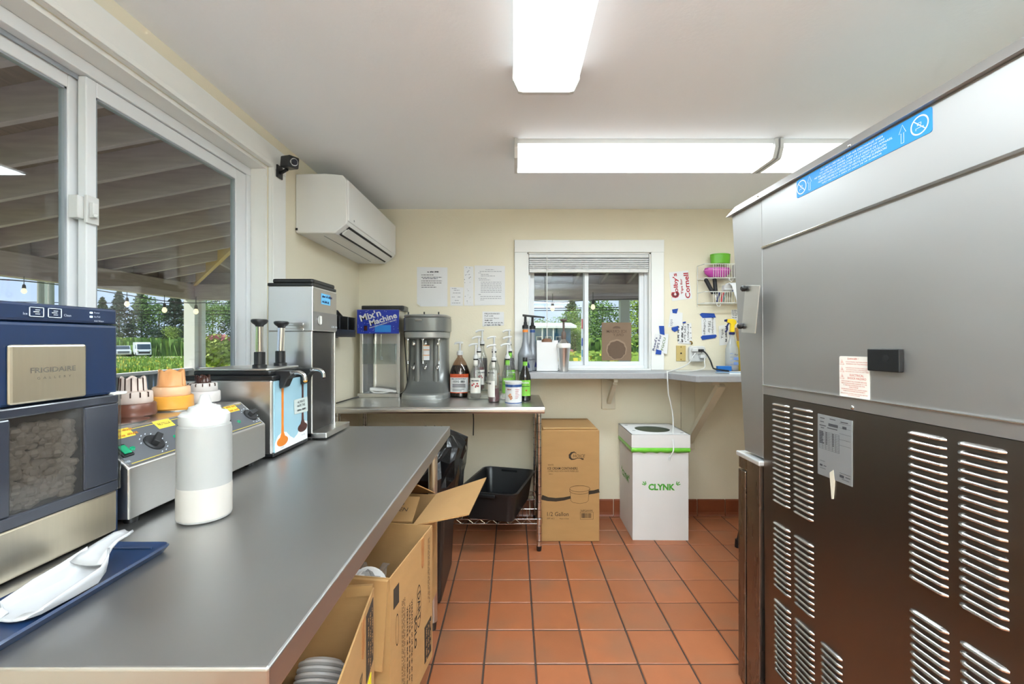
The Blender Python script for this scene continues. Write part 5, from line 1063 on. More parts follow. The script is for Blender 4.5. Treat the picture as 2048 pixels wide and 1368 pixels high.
def jpatch(a0, a1, z0, z1, k): return MB().grid([[(c3[0] + (jr + k) * math.cos(R(a0 + (a1 - a0) * i / 14)), c3[1] + .9 * (jr + k) * math.sin(R(a0 + (a1 - a0) * i / 14)), TZ + z) for i in range(15)] for z in (z0, z1)])
jpatch(-150, -30, .03, .165, .0008).build('label_border', M('label orange', (206, 84, 40), .5), jg, recalc=False)
jl = jpatch(-146, -34, .036, .14, .0016).build('label', PAPER, jg, recalc=False); fyj = c3[1] - .9 * (jr + .0022)
txt('MILK CHOCOLATE SYRUP', .01, (c3[0], fyj, TZ + .131), *XR, INK, jl, w=.1, h=.008, bold=.0004); txt('103G', .02, (c3[0] - .02, fyj, TZ + .112), *XR, INK, jl, w=.042, h=.014, bold=.0004)
q = MB(); rng = random.Random(1)
for i in range(14): q.box(c3[0] + .012 + i * .0022, c3[0] + .012 + i * .0022 + rng.choice((.0007, .0014)), fyj - .001, fyj, TZ + .105, TZ + .12)
for r_ in range(4): q.box(c3[0] - .045, c3[0] + .048, fyj - .001, fyj, TZ + .092 - r_ * .007, TZ + .095 - r_ * .007)
for r_ in range(2): q.box(c3[0] - .045, c3[0] + .04 - r_ * .02, fyj - .001, fyj, TZ + .056 - r_ * .01, TZ + .0585 - r_ * .01)
q.build('label_print', INK, jl)
scrib((c3[0], fyj + .001, TZ + .152), *XR, .08, .009, M('brown print', (120, 50, 20), .6), jg, 3, name='printed_lines')
MB().lathe([(.022, .298), (.022, .322), (.012, .33)], c3, 18).build('pump_collar', WHITE, jg); MB().cyl((c3[0], c3[1], TZ + .328), (c3[0], c3[1], TZ + .385), .007, n=10).build('pump_stem', WHITE, jg)
MB().tube([(c3[0] + .022, c3[1], TZ + .386), (c3[0], c3[1], TZ + .388), (c3[0] - .03, c3[1], TZ + .384), (c3[0] - .034, c3[1], TZ + .375)], .008, 8, res=3).build('pump_spout', WHITE, jg)
cn = thing('malt_can', 'round white can with blue bands in front of the syrup bottles', 'can', (-.003, 2.825, TZ)); cc3 = (-.003, 2.825, TZ); cr_ = .053
MB().lathe([(cr_ - .002, 0), (cr_, .003), (cr_, .132)], cc3, 28).build('can', PAPER, cn); MB().lathe([(cr_ + .002, .13), (cr_ + .002, .142), (cr_ - .004, .144)], cc3, 28).build('lid', WHITE, cn)
BB2 = M('label blue', (40, 74, 130), .5); MB().lathe([(cr_ + .0006, .108), (cr_ + .0006, .124)], cc3, 28).build('top_band', BB2, cn); MB().lathe([(cr_ + .0006, .004), (cr_ + .0006, .010)], cc3, 28).build('bottom_band', BB2, cn)
fyc = cc3[1] - cr_ - .001
txt('Malted Milk', .012, (cc3[0] - .018, fyc + .004, TZ + .094), *XR, M('brown print', (120, 50, 20)), cn, w=.044, h=.01, bold=.0004)
q = MB()
for r_ in range(6): q.box(cc3[0] + .008, cc3[0] + .038 - (r_ % 3) * .006, fyc + .002, fyc + .006, TZ + .092 - r_ * .011, TZ + .0935 - r_ * .011)
q.build('label_print', REDM, cn)
for i, (dx, dz) in enumerate(((-.028, .055), (-.02, .062), (-.012, .05), (-.022, .045), (-.008, .04), (-.016, .034))): MB().ball((cc3[0] + dx, fyc + .004, TZ + dz), .0075, .003, .0065, n=8).build('printed_nut', M('nut brown', (170, 112, 70), .5), cn)
# ------------------------------------------------------------------ ledge
LZ = 1.084; LT = .042
LAM = M('speckled grey laminate', (158, 158, 160), .4, var=.05, scale=60)
lg_ = thing('wall_ledge', 'grey laminate ledge under the small window with a curved corner', 'ledge', (.9, 3.1, LZ - LT))
cur = [(.035, 3.277), (.035, 2.985), (1.02, 2.985)]
for i in range(1, 9): a = i / 8; cur.append((1.02 + .13 * a, 2.985 - .25 * (3 * a * a - 2 * a ** 3)))
cur += [(2.18, 2.735), (2.18, 3.277)]
MB().prism(cur, 'z', LZ - LT, LZ).build('top', LAM, lg_, bevel=.004)
BR = M('bracket paint', (216, 208, 186), .6, var=.03)
for x, dz, dy, w_ in ((.70, .245, .26, .028), (1.29, .54, .46, .055)):
    br = thing('shelf_bracket', 'short wooden bracket under the window ledge' if x < 1 else 'long wooden bracket under the right end of the ledge', 'bracket', (x, YB, LZ - LT - dz), None, 'ledge brackets')
    B(x - .05, x + .05, YB - .02, YB - .001, LZ - LT - dz, LZ - LT - .001).build('wall_plate', BR, br, bevel=.002)
    B(x - w_ / 2, x + w_ / 2, YB - dy, YB - .02, LZ - LT - .026, LZ - LT - .002).build('top_arm', BR, br, bevel=.002)
    MB().bar((x, YB - .02, LZ - LT - dz + .05), (x + (.0 if x < 1 else .05), YB - dy + .03, LZ - LT - .03), w_, .03).build('diagonal', BR, br)
def sauce(label, x, y, band):
    t = thing('sauce_bottle', label, 'bottle', (x, y, LZ), None, 'grey pump bottles on the ledge'); z = LZ
    GB = M('silver grey plastic', (140, 144, 150), .35, .2, var=.04); BZ_ = (x, y, z)
    MB().lathe([(.042, 0), (.05, .006), (.052, .02), (.052, .10), (.053, .105), (.053, .12), (.05, .13), (.04, .152), (.028, .178), (.021, .21), (.0185, .25), (.0185, .305)], BZ_, 26).build('body', GB, t)
    MB().lathe([(.0195, .278), (.0195, .296)], BZ_, 20).build('neck_band', band, t)
    pc = MB().lathe([(.022, .303), (.022, .325), (.012, .332), (.011, .35)], BZ_, 18).build('pump_collar', BLKM, t); MB().cyl((x, y, z + .345), (x, y, z + .392), .009, n=10).build('pump_stem', BLKM, pc)
    MB().hexa([(x - .02, y - .014, z + .39), (x + .09, y - .01, z + .383), (x + .09, y + .01, z + .383), (x - .02, y + .014, z + .39)], [(x - .02, y - .014, z + .405), (x + .09, y - .008, z + .393), (x + .09, y + .008, z + .393), (x - .02, y + .014, z + .405)]).build('pump_spout', BLKM, pc, bevel=.003)
    MB().prism([(x + .012, z + .03), (x + .03, z + .028), (x + .028, z + .05), (x + .02, z + .07)], 'y', y - .0535, y - .05).build('drop_print', NAVY, t)
    scrib((x + .01, y - .053, z + .085), *XR, .04, .009, INK, t, 3, name='printed_lines')
sauce('grey pump bottle with orange neck band at the left end of the ledge', .08, 3.115, M('orange band', (226, 130, 50), .5)); sauce('grey pump bottle with blue neck band, behind the orange banded one', .135, 3.212, BB2)
wc = thing('cone_box', 'plain white cardboard box with torn top on the ledge', 'box', (.236, 3.17, LZ))
zt = 1.305; MB().prism([(.162, LZ), (.312, LZ), (.312, zt), (.29, zt - .004), (.27, zt - .013), (.2, zt - .013), (.18, zt - .003), (.162, zt)], 'y', 3.125, 3.128).box(.162, .165, 3.128, 3.21, LZ, zt).box(.309, .312, 3.128, 3.21, LZ, zt).box(.162, .312, 3.207, 3.21, LZ, zt).box(.162, .312, 3.125, 3.21, LZ, LZ + .003).build('carton', WC, wc)
MB().lathe([(.036, 0), (.04, .2), (.036, .222), (.02, .23)], (.236, 3.168, LZ + .004), 20).build('brown_cups', M('cone brown', (128, 92, 72), .7), wc)
scu = thing('steel_cup', 'tall steel mixing cup with brown pump on the ledge', 'cup', (.352, 3.12, LZ)); c4 = (.352, 3.12, LZ)
MB().lathe([(.028, 0), (.031, .003), (.047, .165), (.049, .168), (.049, .172)], c4, 28).build('cup', STEEL, scu); MB().lathe([(.05, .168), (.051, .19), (.044, .2)], c4, 28).build('white_rim', OFFW, scu)
MB().lathe([(.042, .198), (.03, .212), (.018, .228)], c4, 20).build('foil_top', CHROME, scu)
PBR = M('pump brown', (96, 82, 74), .5); MB().lathe([(.016, .225), (.018, .25), (.016, .275), (.009, .285)], c4, 16).build('pump_collar', PBR, scu); MB().cyl((c4[0], c4[1], LZ + .28), (c4[0], c4[1], LZ + .36), .007, .009, 10).build('pump_stem', PBR, scu); MB().lathe([(.01, .352), (.026, .362), (.024, .368), (.01, .374)], c4, 16).build('pump_knob', PBR, scu)
# ------------------------------------------------------------------ papers on the back wall
PY = YB - .0008
def pxw(px, py): v_ = P(px, py, YB); return (v_.x, v_.z)
def sheet(label, corners, mat=PAPER, name='paper_sheet', cat='paper', th=.0012, lift=0, group=None):
    t = thing(name, label, cat, (pxw(*corners[0])[0], YB, pxw(*corners[0])[1]), None, group)
    MB().prism([pxw(*c) for c in corners], 'y', PY - th - lift, PY - lift).build('sheet', mat, t); t['_y'] = 0; del t['_y']; return t
def rows_print(t, x0, x1, ys, mat=INKL, hpx=1.1, rng=None, lift=0):
    q = MB(); rng = rng or random.Random(1)
    for y, a, b_ in ys:
        x = x0 + (x1 - x0) * a; xe = x0 + (x1 - x0) * b_
        while x < xe:
            w_ = rng.uniform(2, 6); c_ = [pxw(x, y - hpx / 2), pxw(min(x + w_, xe), y + hpx / 2)]; q.box(c_[0][0], c_[1][0], PY - .0018 - lift, PY - .0012 - lift, c_[1][1], c_[0][1]); x += w_ + 1.0
    q.build('printed_lines', mat, t)
t = sheet('large white instruction sheet with curled corner, leftmost on the back wall', [(834, 534), (895, 535), (895, 613), (842, 613), (834, 607)])
rows_print(t, 843, 886, [(550, 0, .58), (554.5, 0, .95), (557.5, .06, .75), (562, 0, .95), (566, 0, .95), (570.5, 0, .6), (574.5, 0, .7)], INK, 1.1); scrib((pxw(864, 544)[0], PY - .0012, pxw(864, 544)[1]), *XR, .068, .012, INK, t, 2, lw=.0016, name='printed_title')
MB().prism([pxw(834, 607), pxw(842, 613), pxw(840, 606)], 'y', PY - .012, PY - .0013).build('curled_corner', PAPER, t)
t = sheet('small note card between the instruction sheet and the strip', [(900, 574), (927, 575), (926, 612), (901, 611)]); rows_print(t, 904, 923, [(577, 0, .5), (580.5, .2, .8), (586, .1, .9), (594, 0, .3), (594, .6, .9), (601, .3, .7), (606, 0, .9)], INKL, 1)
t = sheet('narrow tall paper strip with tiny marks on the back wall', [(928, 532), (947, 533), (947, 612), (928, 611)])
q = MB(); rng = random.Random(6)
for i in range(26): a = pxw(rng.uniform(929, 944), rng.uniform(535, 607)); k = rng.uniform(.001, .003); q.box(a[0] - k, a[0] + k, PY - .0018, PY - .0012, a[1] - k, a[1] + k)
q.build('printed_marks', INKL, t)
t = sheet('large typed document, rightmost of the sheets beside the small window', [(949, 531), (1010, 532), (1010, 610), (949, 611)])
rows_print(t, 957, 1004, [(539.5, .3, .66), (543, .05, .98), (546, 0, .1), (549, .1, .45), (552, .1, .7), (557, 0, .35), (560, .02, .5)] + [(564.5 + i * 3.3, .1, .98) for i in range(7)] + [(589, 0, .1), (593, .08, .98), (597, .08, .98), (600, .08, .25)], INKL, .9)
t = sheet('small handwritten milkshake note above the syrup bottles', [(965, 623), (1008, 624), (1008, 651), (965, 653)])
for i in range(3): v_ = pxw(968.5 + (18, 37, 32)[i] / 2, 641 + i * 4.5); scrib((v_[0], PY - .0012, v_[1]), *XR, (16, 36, 31)[i] / 268.5, .011, INK, t, i + 40)
for i, (s_, w_) in enumerate((('MILKSHAKES:', 31), ('Full milk', 18), ('2 scoops flavor', 30))): y_ = 627.5 + i * 4.5; v_ = pxw(968.5, y_); txt(s_, .02, (v_[0], PY - .0012, v_[1]), *XR, INK, t, w=w_ / 268.5, h=.011, align='LEFT', shear=.15)
# notes right of the window
t = sheet("white card reading Colby's Tips for Cornell in red, tilted on the wall", [(1338, 545), (1376, 541), (1384, 597), (1344, 602)], name='tip_sign', cat='sign')
a_ = R(5); UW = (math.sin(a_) * -1, 0, math.cos(a_)); VW_ = (-math.cos(a_), 0, -math.sin(a_))
for s_, px, py, w_, h_ in (("olby's", 1351, 566, .145, .042), ('Tips for', 1363, 573, .115, .022), ('Cornell', 1374, 571, .19, .038)): v_ = pxw(px, py); txt(s_, .05, (v_[0], PY - .0012, v_[1]), UW, VW_, REDM, t, w=w_, h=h_, bold=.0012)
v_ = pxw(1351, 590); txt('C', .05, (v_[0], PY - .0012, v_[1]), UW, VW_, REDM, t, w=.045, h=.06, bold=.006); txt('C', .05, (v_[0], PY - .002, v_[1]), UW, VW_, INK, t, w=.03, h=.045, bold=.001)
def tape(t, c, lift=.0012): MB().prism([pxw(*k) for k in c], 'y', PY - .003 - lift, PY - lift).build('blue_tape', TAPE, t)
t = sheet('blank white note held by two blue tapes below the red sign', [(1341, 620), (1365, 626), (1364, 650), (1336, 655)], name='taped_note', cat='note'); tape(t, [(1344, 619), (1356, 617), (1353, 627), (1345, 626)]); tape(t, [(1343, 655), (1356, 652), (1356, 660), (1349, 664), (1343, 660)])
v_ = pxw(1342, 645); txt('tips', .03, (v_[0], PY - .0012, v_[1]), *UPW, INKL, t, w=.05)
t = sheet("dotted note reading Jordyn's Tips above the outlet", [(1354, 650), (1382, 646), (1384, 688), (1356, 687)], name='taped_note', cat='note', lift=.0014); tape(t, [(1365, 644), (1371, 643), (1371, 646), (1365, 647)], .0028)
scrib((pxw(1360, 668)[0], PY - .0028, pxw(1360, 668)[1]), *DNW, .12, .018, INK, t, 5, 2)
for s_, px, w_ in (("Jordyn's", 1376, .125), ('TIPS for', 1369, .105)): v_ = pxw(px, 665); txt(s_, .03, (v_[0], PY - .0028, v_[1]), *DNW, INK, t, w=w_, h=.018, shear=.1)
q = MB(); rng = random.Random(9)
for px, py in ((1357, 653), (1366, 650), (1376, 649), (1381, 655), (1381, 666), (1382, 676), (1381, 683), (1371, 683), (1360, 684), (1357, 676)): a = pxw(px, py); q.box(a[0] - .003, a[0] + .003, PY - .0032, PY - .0026, a[1] - .003, a[1] + .003)
q.build('dots', INK, t)
t = sheet("curled note reading Reed's Tips for FGCU beside the window casing", [(1308, 668), (1335, 668), (1332, 708), (1304, 702)], name='taped_note', cat='note', lift=.019); tape(t, [(1316, 652), (1326, 652), (1327, 670), (1318, 668)], .0205); tape(t, [(1311, 699), (1321, 701), (1320, 709), (1309, 708)], .0205)
for s_, px, py, w_, m_ in (("Reed's", 1308, 688, .10, NAVY), ('TIPS For', 1315.5, 686, .125, NAVY), ('FGCU', 1325, 688, .095, GRNM)): v_ = pxw(px, py); txt(s_, .03, (v_[0], PY - .0202, v_[1]), (.22, 0, .97), (-.97, 0, .22), m_, t, w=w_, h=.018, bold=.0004)
t = sheet("note reading Brooklyn's Tips for College between two blue tape strips", [(1402, 634), (1430, 632), (1433, 673), (1404, 675)], name='taped_note', cat='note'); tape(t, [(1399, 629), (1403, 626), (1428, 627), (1431, 635), (1405, 636)]); tape(t, [(1401, 674), (1405, 671), (1431, 669), (1433, 672), (1430, 676), (1404, 680)])
for s_, px, w_ in (("Brooklyn's", 1425, .135), ('TIPS for', 1418, .09), ('College', 1409, .12)): v_ = pxw(px, 653); txt(s_, .03, (v_[0], PY - .0012, v_[1]), *DNW, INK, t, w=w_, h=.02, shear=.1)
t = sheet('slightly folded tips note behind the spray bottle', [(1437, 652), (1458, 648), (1458, 689), (1439, 691)], name='taped_note', cat='note')
v_ = pxw(1444, 668); txt('Tips', .03, (v_[0], PY - .0012, v_[1]), *UPW, INK, t, w=.07, h=.02); v_ = pxw(1452, 670); scrib((v_[0], PY - .0012, v_[1]), *UPW, .1, .018, INK, t, 7)
t = sheet('brown kraft paper behind the yellow box on the ledge', [(1469, 656), (1492, 650), (1492, 692), (1476, 690)], CARD, lift=.004)
t = sheet('small printed receipt under the wire basket', [(1462, 620), (1481, 618), (1478, 640), (1463, 638)]); rows_print(t, 1464, 1478, [(621, 0, .9), (624, 0, .8), (628, 0, .9), (631, .1, .7), (635, 0, .9)], INK, 1)
t = sheet('loose white note with bright blue tape beside the steel machine', [(1482, 622), (1495, 618), (1495, 650), (1470, 640)], lift=.003); MB().prism([pxw(1476, 636), pxw(1484, 639), pxw(1484, 650), pxw(1474, 645)], 'y', PY - .008, PY - .0045).build('blue_tape', M('bright blue tape', (30, 120, 196)), t)
# outlets
op = thing('wall_plate', 'tan blank wall plate beside the outlet', 'wall plate', (1.244, YB, 1.16)); a = pxw(1352, 691); b_ = pxw(1371, 722)
B(a[0], b_[0], YB - .006, YB, b_[1], a[1]).build('plate', M('tan wall plate', (196, 172, 110), .4), op, bevel=.002)
for dz in (.018, .5, .97): v_ = (a[0] + b_[0]) / 2; z_ = b_[1] + (a[1] - b_[1]) * (.1 if dz < .1 else .5 if dz < .6 else .9); MB().cyl((v_, YB - .008, z_), (v_, YB - .005, z_), .004 if dz != .5 else .006, n=10).build('screw' if dz != .5 else 'jack', BLKM if dz == .5 else M('brass', (150, 120, 60), .3, 1), op)
ou = thing('outlet_adapter', 'white multi outlet adapter with plugs on the back wall', 'outlet', (1.35, YB, 1.16)); a = pxw(1375, 692); b_ = pxw(1407, 723)
MB().prism(rr(a[0], b_[0], b_[1], a[1], .02), 'y', YB - .035, YB).build('housing', WHITE, ou, bevel=.006)
xm = (a[0] + b_[0]) / 2; zm = (a[1] + b_[1]) / 2; q = MB()
for dx, dz in ((-.028, -.012), (.012, -.012), (.03, .02)): q.box(xm + dx - .006, xm + dx - .003, YB - .0362, YB - .035, zm + dz, zm + dz + .01).box(xm + dx + .004, xm + dx + .007, YB - .0362, YB - .035, zm + dz, zm + dz + .01).cyl((xm + dx, YB - .0362, zm + dz - .01), (xm + dx, YB - .035, zm + dz - .01), .003, n=8)
q.build('sockets', BLKM, ou)
wp = P(1389, 700, YB - .05); bp_ = P(1401, 701, YB - .05); ws = P(1405, 713, YB - .05)
pc1 = thing('phone_charger', 'white phone charger with cord draped over the ledge to the recycling box', 'charger', (wp.x, YB - .05, wp.z)); pc2 = thing('wall_charger', 'white charger plugged in lower with cord looping along the ledge', 'charger', (ws.x, YB - .05, ws.z)); pc3 = thing('power_adapter', 'black plug with a short black cord down to the ledge', 'plug', (bp_.x, YB - .05, bp_.z))
B(wp.x - .02, wp.x + .024, YB - .062, YB - .035, wp.z - .012, wp.z + .014).build('plug', WHITE, pc1, bevel=.005); B(bp_.x - .012, bp_.x + .022, YB - .062, YB - .035, bp_.z - .010, bp_.z + .010).build('plug', BLACK, pc3, bevel=.004); B(ws.x - .02, ws.x + .024, YB - .07, YB - .035, ws.z - .012, ws.z + .012).build('plug', WHITE, pc2, bevel=.005)
hk = P(1380, 683, YB); MB().tube([(hk.x, YB, hk.z), (hk.x, YB - .018, hk.z), (hk.x + .008, YB - .02, hk.z - .012), (hk.x + .002, YB - .016, hk.z - .022)], .005, 7, res=3).build('brass_hook', M('brass', (150, 120, 60)), label='tiny brass hook above the outlet', cat='hook')
MB().tube([P(1391, 706, 3.21), P(1384, 716, 3.20), P(1377, 727, 3.2), P(1360, 736, 3.12), (1.06, 3.02, LZ + .005), (1.03, 2.955, LZ + .0), (1.035, 2.95, .95), P(1340, 800, 2.95), P(1346, 836, 2.94), P(1346, 880, 2.86), P(1347, 900, 2.82), P(1341, 914, 2.82)], .0042, 7, res=5).build('cord', WHITE, pc1)
e_ = P(1340, 917, 2.82); MB().cyl(e_ + Vector((0, 0, .012)), e_ - Vector((.004, 0, .012)), .006, n=8).build('connector', WHITE, pc1)
MB().tube([P(1409, 716, 3.2), P(1409, 724, 3.19), (1.36, 3.15, 1.105), (1.25, 3.1, LZ + .005), (1.12, 3.08, LZ + .005), (1.07, 3.05, LZ + .005)], .0035, 7, res=5).build('cord', OFFW, pc2)
MB().tube([P(1405, 701, 3.21), P(1413, 708, 3.2), P(1421, 722, 3.18), P(1425, 733, 3.17), P(1430, 738, 3.1), (1.50, 3.07, LZ + .006)], .0055, 7, res=5).build('cord', BLACK, pc3)
B(1.445, 1.545, 3.12, 3.15, LZ, LZ + .038).build('blue_clip', M('bright blue plastic', (32, 110, 190), .4), label='bright blue plastic clip lying on the ledge', cat='clip', bevel=.004)
MB().prism([(1.40, 2.86), (1.95, 2.80), (1.95, 3.05), (1.5, 3.06)], 'z', LZ, LZ + .004).build('paper_pile', PAPER, label='flat papers lying on the right end of the ledge', cat='papers'); MB().prism([(1.34, 2.93), (1.8, 2.83), (1.81, 2.86), (1.36, 2.96)], 'z', LZ + .004, LZ + .008).build('blue_folder', M('pale blue folder', (120, 150, 176), .5), label='pale blue folder edge on the papers', cat='folder')
# spray bottle and yellow box
sb = thing('spray_bottle', 'clear spray bottle with yellow trigger head on the ledge', 'spray bottle', (1.575, 3.18, LZ)); c5 = (1.575, 3.18, LZ)
MB().lathe([(.04, 0), (.045, .005), (.046, .02), (.046, .14), (.044, .16), (.03, .2), (.02, .235), (.017, .25), (.017, .27)], c5, 24, sy=.8).build('bottle', CLEAR('hazy bottle', (226, 230, 234), .06, .15, .35, (220, 224, 226)), sb)
MB().lathe([(.038, .003), (.043, .01), (.043, .05)], c5, 22, sy=.8).build('liquid', CLEAR('violet liquid', (206, 196, 216), .04, .05, .3, (200, 180, 206)), sb)
q = MB(); 
for z in (.05, .075, .10, .125): q.box(c5[0] - .032, c5[0] - .01, c5[1] - .038, c5[1] - .0365, LZ + z, LZ + z + .003)
q.box(c5[0] - .006, c5[0] + .028, c5[1] - .0385, c5[1] - .0365, LZ + .045, LZ + .065).box(c5[0] - .006, c5[0] + .028, c5[1] - .0385, c5[1] - .0365, LZ + .08, LZ + .1); q.build('printed_scale', M('blue print', (110, 136, 190), .6), sb)
v_ = (c5[0] + .012, c5[1] - .0375, LZ + .118); txt('Max', .016, v_, *XR, NAVY, sb, w=.025)
MB().lathe([(.019, .262), (.02, .266), (.02, .278), (.017, .28)], c5, 18).build('collar', NAVY, sb)
YL = M('yellow plastic', (244, 206, 36), .35); x_, y_, z_ = c5
MB().prism([(x_ - .012, z_ + .278), (x_ + .014, z_ + .278), (x_ + .016, z_ + .33), (x_ + .03, z_ + .345), (x_ + .026, z_ + .365), (x_ + .005, z_ + .376), (x_ - .035, z_ + .374), (x_ - .04, z_ + .352), (x_ - .012, z_ + .34)], 'y', y_ - .013, y_ + .013).build('trigger_head', YL, sb, bevel=.005)
MB().prism([(x_ - .038, z_ + .355), (x_ - .052, z_ + .357), (x_ - .052, z_ + .37), (x_ - .036, z_ + .374)], 'y', y_ - .009, y_ + .009).build('nozzle', NAVY, sb, bevel=.002)
MB().tube([(x_ - .022, y_, z_ + .345), (x_ - .034, y_, z_ + .325), (x_ - .034, y_, z_ + .30), (x_ - .046, y_, z_ + .28)], .006, 7, res=3).build('trigger', NAVY, sb)
yb_ = thing('yellow_box', 'yellow printed carton half hidden by the steel machine', 'box', (1.69, 3.2, LZ)); B(1.632, 1.75, 3.14, 3.23, LZ, 1.30).build('carton', YL, yb_, bevel=.003)
B(1.644, 1.666, 3.137, 3.14, LZ + .05, LZ + .08).build('print', INK, yb_); B(1.66, 1.70, 3.137, 3.14, LZ + .09, LZ + .15).build('print', M('orange sticker', (226, 140, 50)), yb_); B(1.642, 1.668, 3.137, 3.14, LZ + .165, LZ + .19).build('print', NAVY, yb_)
# ------------------------------------------------------------------ wire rack
wr = thing('wire_basket_rack', 'white two tier wire basket rack on the back wall', 'rack', (1.53, YB, 1.55)); WW = M('white wire', (222, 222, 214), .4)
rx0, rx1 = 1.362, 1.70; r_ = .0032
for x in (rx0, rx1): MB().tube([(x, YB - .012, 1.555), (x, YB - .012, 1.85)], r_, 6).build('upright', WW, wr)
for z0, z1 in ((1.755, 1.855), (1.575, 1.655)):
    q = MB(); yf = YB - .11
    for z in (z0, z1): q.tube([(rx0, YB - .012, z), (rx0 + .01, yf, z), (rx1 - .01, yf, z), (rx1, YB - .012, z)], r_, 6)
    q.tube([(rx0, YB - .012, z0), (rx1, YB - .012, z0)], r_, 6)
    b_ = q.build('basket_rim', WW, wr); q = MB()
    for i in range(15): x = rx0 + .075 + i * .0165; q.tube([(x, yf, z1), (x, yf, z0), (x, YB - .012, z0)], .0018, 5)
    q.build('basket_wires', WW, b_)
q = MB()
for x, z in ((1.46, 1.575), (1.55, 1.755)): q.tube([(x, YB - .11, z), (x, YB - .115, z - .018), (x + .012, YB - .125, z - .026), (x + .016, YB - .135, z - .012)], .0028, 6, res=3)
q.build('hook', WW, wr)
gb = thing('green_container', 'lime green oval container on top of the wire rack', 'container', (1.505, 3.225, 1.85)); MB().lathe([(.05, 0), (.068, .003), (.072, .06), (.07, .07), (.064, .074)], (1.51, 3.222, 1.862), 28, sy=.62).build('shell', M('lime plastic', (104, 178, 46), .4), gb); MB().lathe([(.07, 0), (.073, .002), (.073, .008)], (1.51, 3.222, 1.925), 28, sy=.62).build('rim', M('lime plastic', (104, 178, 46)), gb)
pb = thing('purple_bowl', 'magenta plastic tub lying in the upper wire basket', 'bowl', (1.49, 3.22, 1.76)); MB().lathe([(.002, 0), (.06, .004), (.09, .03), (.095, .055), (.09, .07), (.06, .072)], (1.485, 3.215, 1.762), 28, sy=.5).build('shell', M('magenta plastic', (186, 70, 160), .4), pb); MB().lathe([(.095, .048), (.099, .052), (.095, .056)], (1.485, 3.215, 1.762), 28, sy=.5).build('rim', M('pink rim', (216, 120, 190), .4), pb)
MB().lathe([(.03, 0), (.034, .09), (.033, .092)], (1.63, 3.215, 1.762), 20).build('clear_cup', CLEAR('frost cup', (226, 226, 226), .05, .15, .25), label='frosted clear cup in the upper wire basket', cat='cup')
def grip(label, a, b_):
    t = thing('tong_handle', label, 'utensil', a); MB().tube([a, (Vector(a) + Vector(b_)) / 2, b_], .014, 10, res=2).build('grip', BLKM, t); MB().ball(b_, .014, .014, .014, n=10).build('tip', BLKM, t)
    v_ = (Vector(a) - Vector(b_)).normalized(); MB().cyl(a, Vector(a) + v_ * .05, .006, .004, 8).build('shank', CHROME, t)
grip('left black utensil handle leaning in the lower wire basket', (1.455, 3.21, 1.645), (1.405, 3.22, 1.745)); grip('right black utensil handle leaning in the lower wire basket', (1.47, 3.205, 1.645), (1.468, 3.22, 1.752))
rp_ = thing('receipt_roll', 'white receipt paper roll trailing over the lower wire basket', 'paper roll', (1.55, 3.2, 1.66))
rows = [[(x + dx, y, z) for dx in (0, .02, .04, .062)] for x, y, z in ((1.525, 3.20, 1.665), (1.518, 3.185, 1.69), (1.525, 3.17, 1.712), (1.545, 3.16, 1.718), (1.56, 3.15, 1.695), (1.572, 3.148, 1.65), (1.588, 3.145, 1.60), (1.60, 3.143, 1.565), (1.615, 3.13, 1.548), (1.628, 3.12, 1.552))]
MB().grid(rows).build('strip', PAPER, rp_, solid=.001, recalc=False); MB().cyl((1.525, 3.21, 1.685), (1.587, 3.21, 1.685), .022, n=20).build('roll', PAPER, rp_)
bc = thing('blue_comb_box', 'blue lidded box at the right of the lower wire basket', 'box', (1.645, 3.21, 1.58)); B(1.60, 1.69, 3.18, 3.24, 1.66, 1.688).build('lid', TAPE, bc, bevel=.003); B(1.602, 1.688, 3.182, 3.238, 1.582, 1.66).build('body', M('cream plastic', (226, 214, 180), .4), bc, bevel=.003)
for i in range(6): B(1.606 + i * .0135, 1.613 + i * .0135, 3.179, 3.182, 1.648, 1.658).build('slot', BLKM, bc)
for i, (x, m_, nm, la) in enumerate(((1.475, NAVY, 'marker_pen', 'navy marker in the lower wire basket'), (1.505, M('red plastic', (200, 50, 54), .4), 'marker_pen', 'red marker in the lower wire basket'), (1.518, M('teal plastic', (90, 130, 130), .4), 'marker_pen', 'teal marker in the lower wire basket'))):
    t = thing(nm, la, 'marker', (x, 3.2, 1.585)); MB().cyl((x, 3.2, 1.585), (x + .012, 3.2, 1.63), .007, n=10).build('barrel', m_, t); MB().cyl((x + .012, 3.2, 1.63), (x + .018, 3.2, 1.652), .008, n=10).build('cap', m_, t)
# ------------------------------------------------------------------ soft serve machine
O_ = Vector((.8802, 1.546, 0)); RT = Euler((R(-.65), 0, R(1.82)), 'XYZ'); MW = Matrix.Translation(O_) @ RT.to_matrix().to_4x4(); MI = MW.inverted()
ss = thing('soft_serve_machine', 'tall stainless soft serve machine with louvered side panel', 'ice cream machine', O_, RT)
def ML(px, py, xl=0.0):
    c_ = MI @ Vector((0, 0, CH)); d_ = MI.to_3x3() @ Vector(((px - CX) / F, 1, -(py - CY) / F)); t_ = (xl - c_.x) / d_.x; h_ = c_ + d_ * t_; return h_.y, h_.z
MS = M('machine steel', (188, 187, 186), .5, 1, var=.02, scale=2.5, stretch=(1, 1, 2), rvar=.05)
zc = ML(1526.5, 396.8)[1]; zm1 = ML(1529, 495)[1]; zl = ML(1528, 771)[1]; zl2 = ML(1530, 789)[1]; WD = .68; YE = -1.25
B(.008, WD, YE, -.004, .09, zc).build('cabinet', MS, ss)
B(0, .008, YE, -.004, zm1 + .006, zc).build('upper_side_panel', MS, ss, bevel=.0015)
B(-.004, .008, YE, -.004, zm1 - .002, zm1 + .006).build('panel_flange', CHROME, ss, bevel=.0015)
B(.002, .008, YE, -.004, zl + .004, zm1 - .002).build('middle_side_panel', MS, ss)
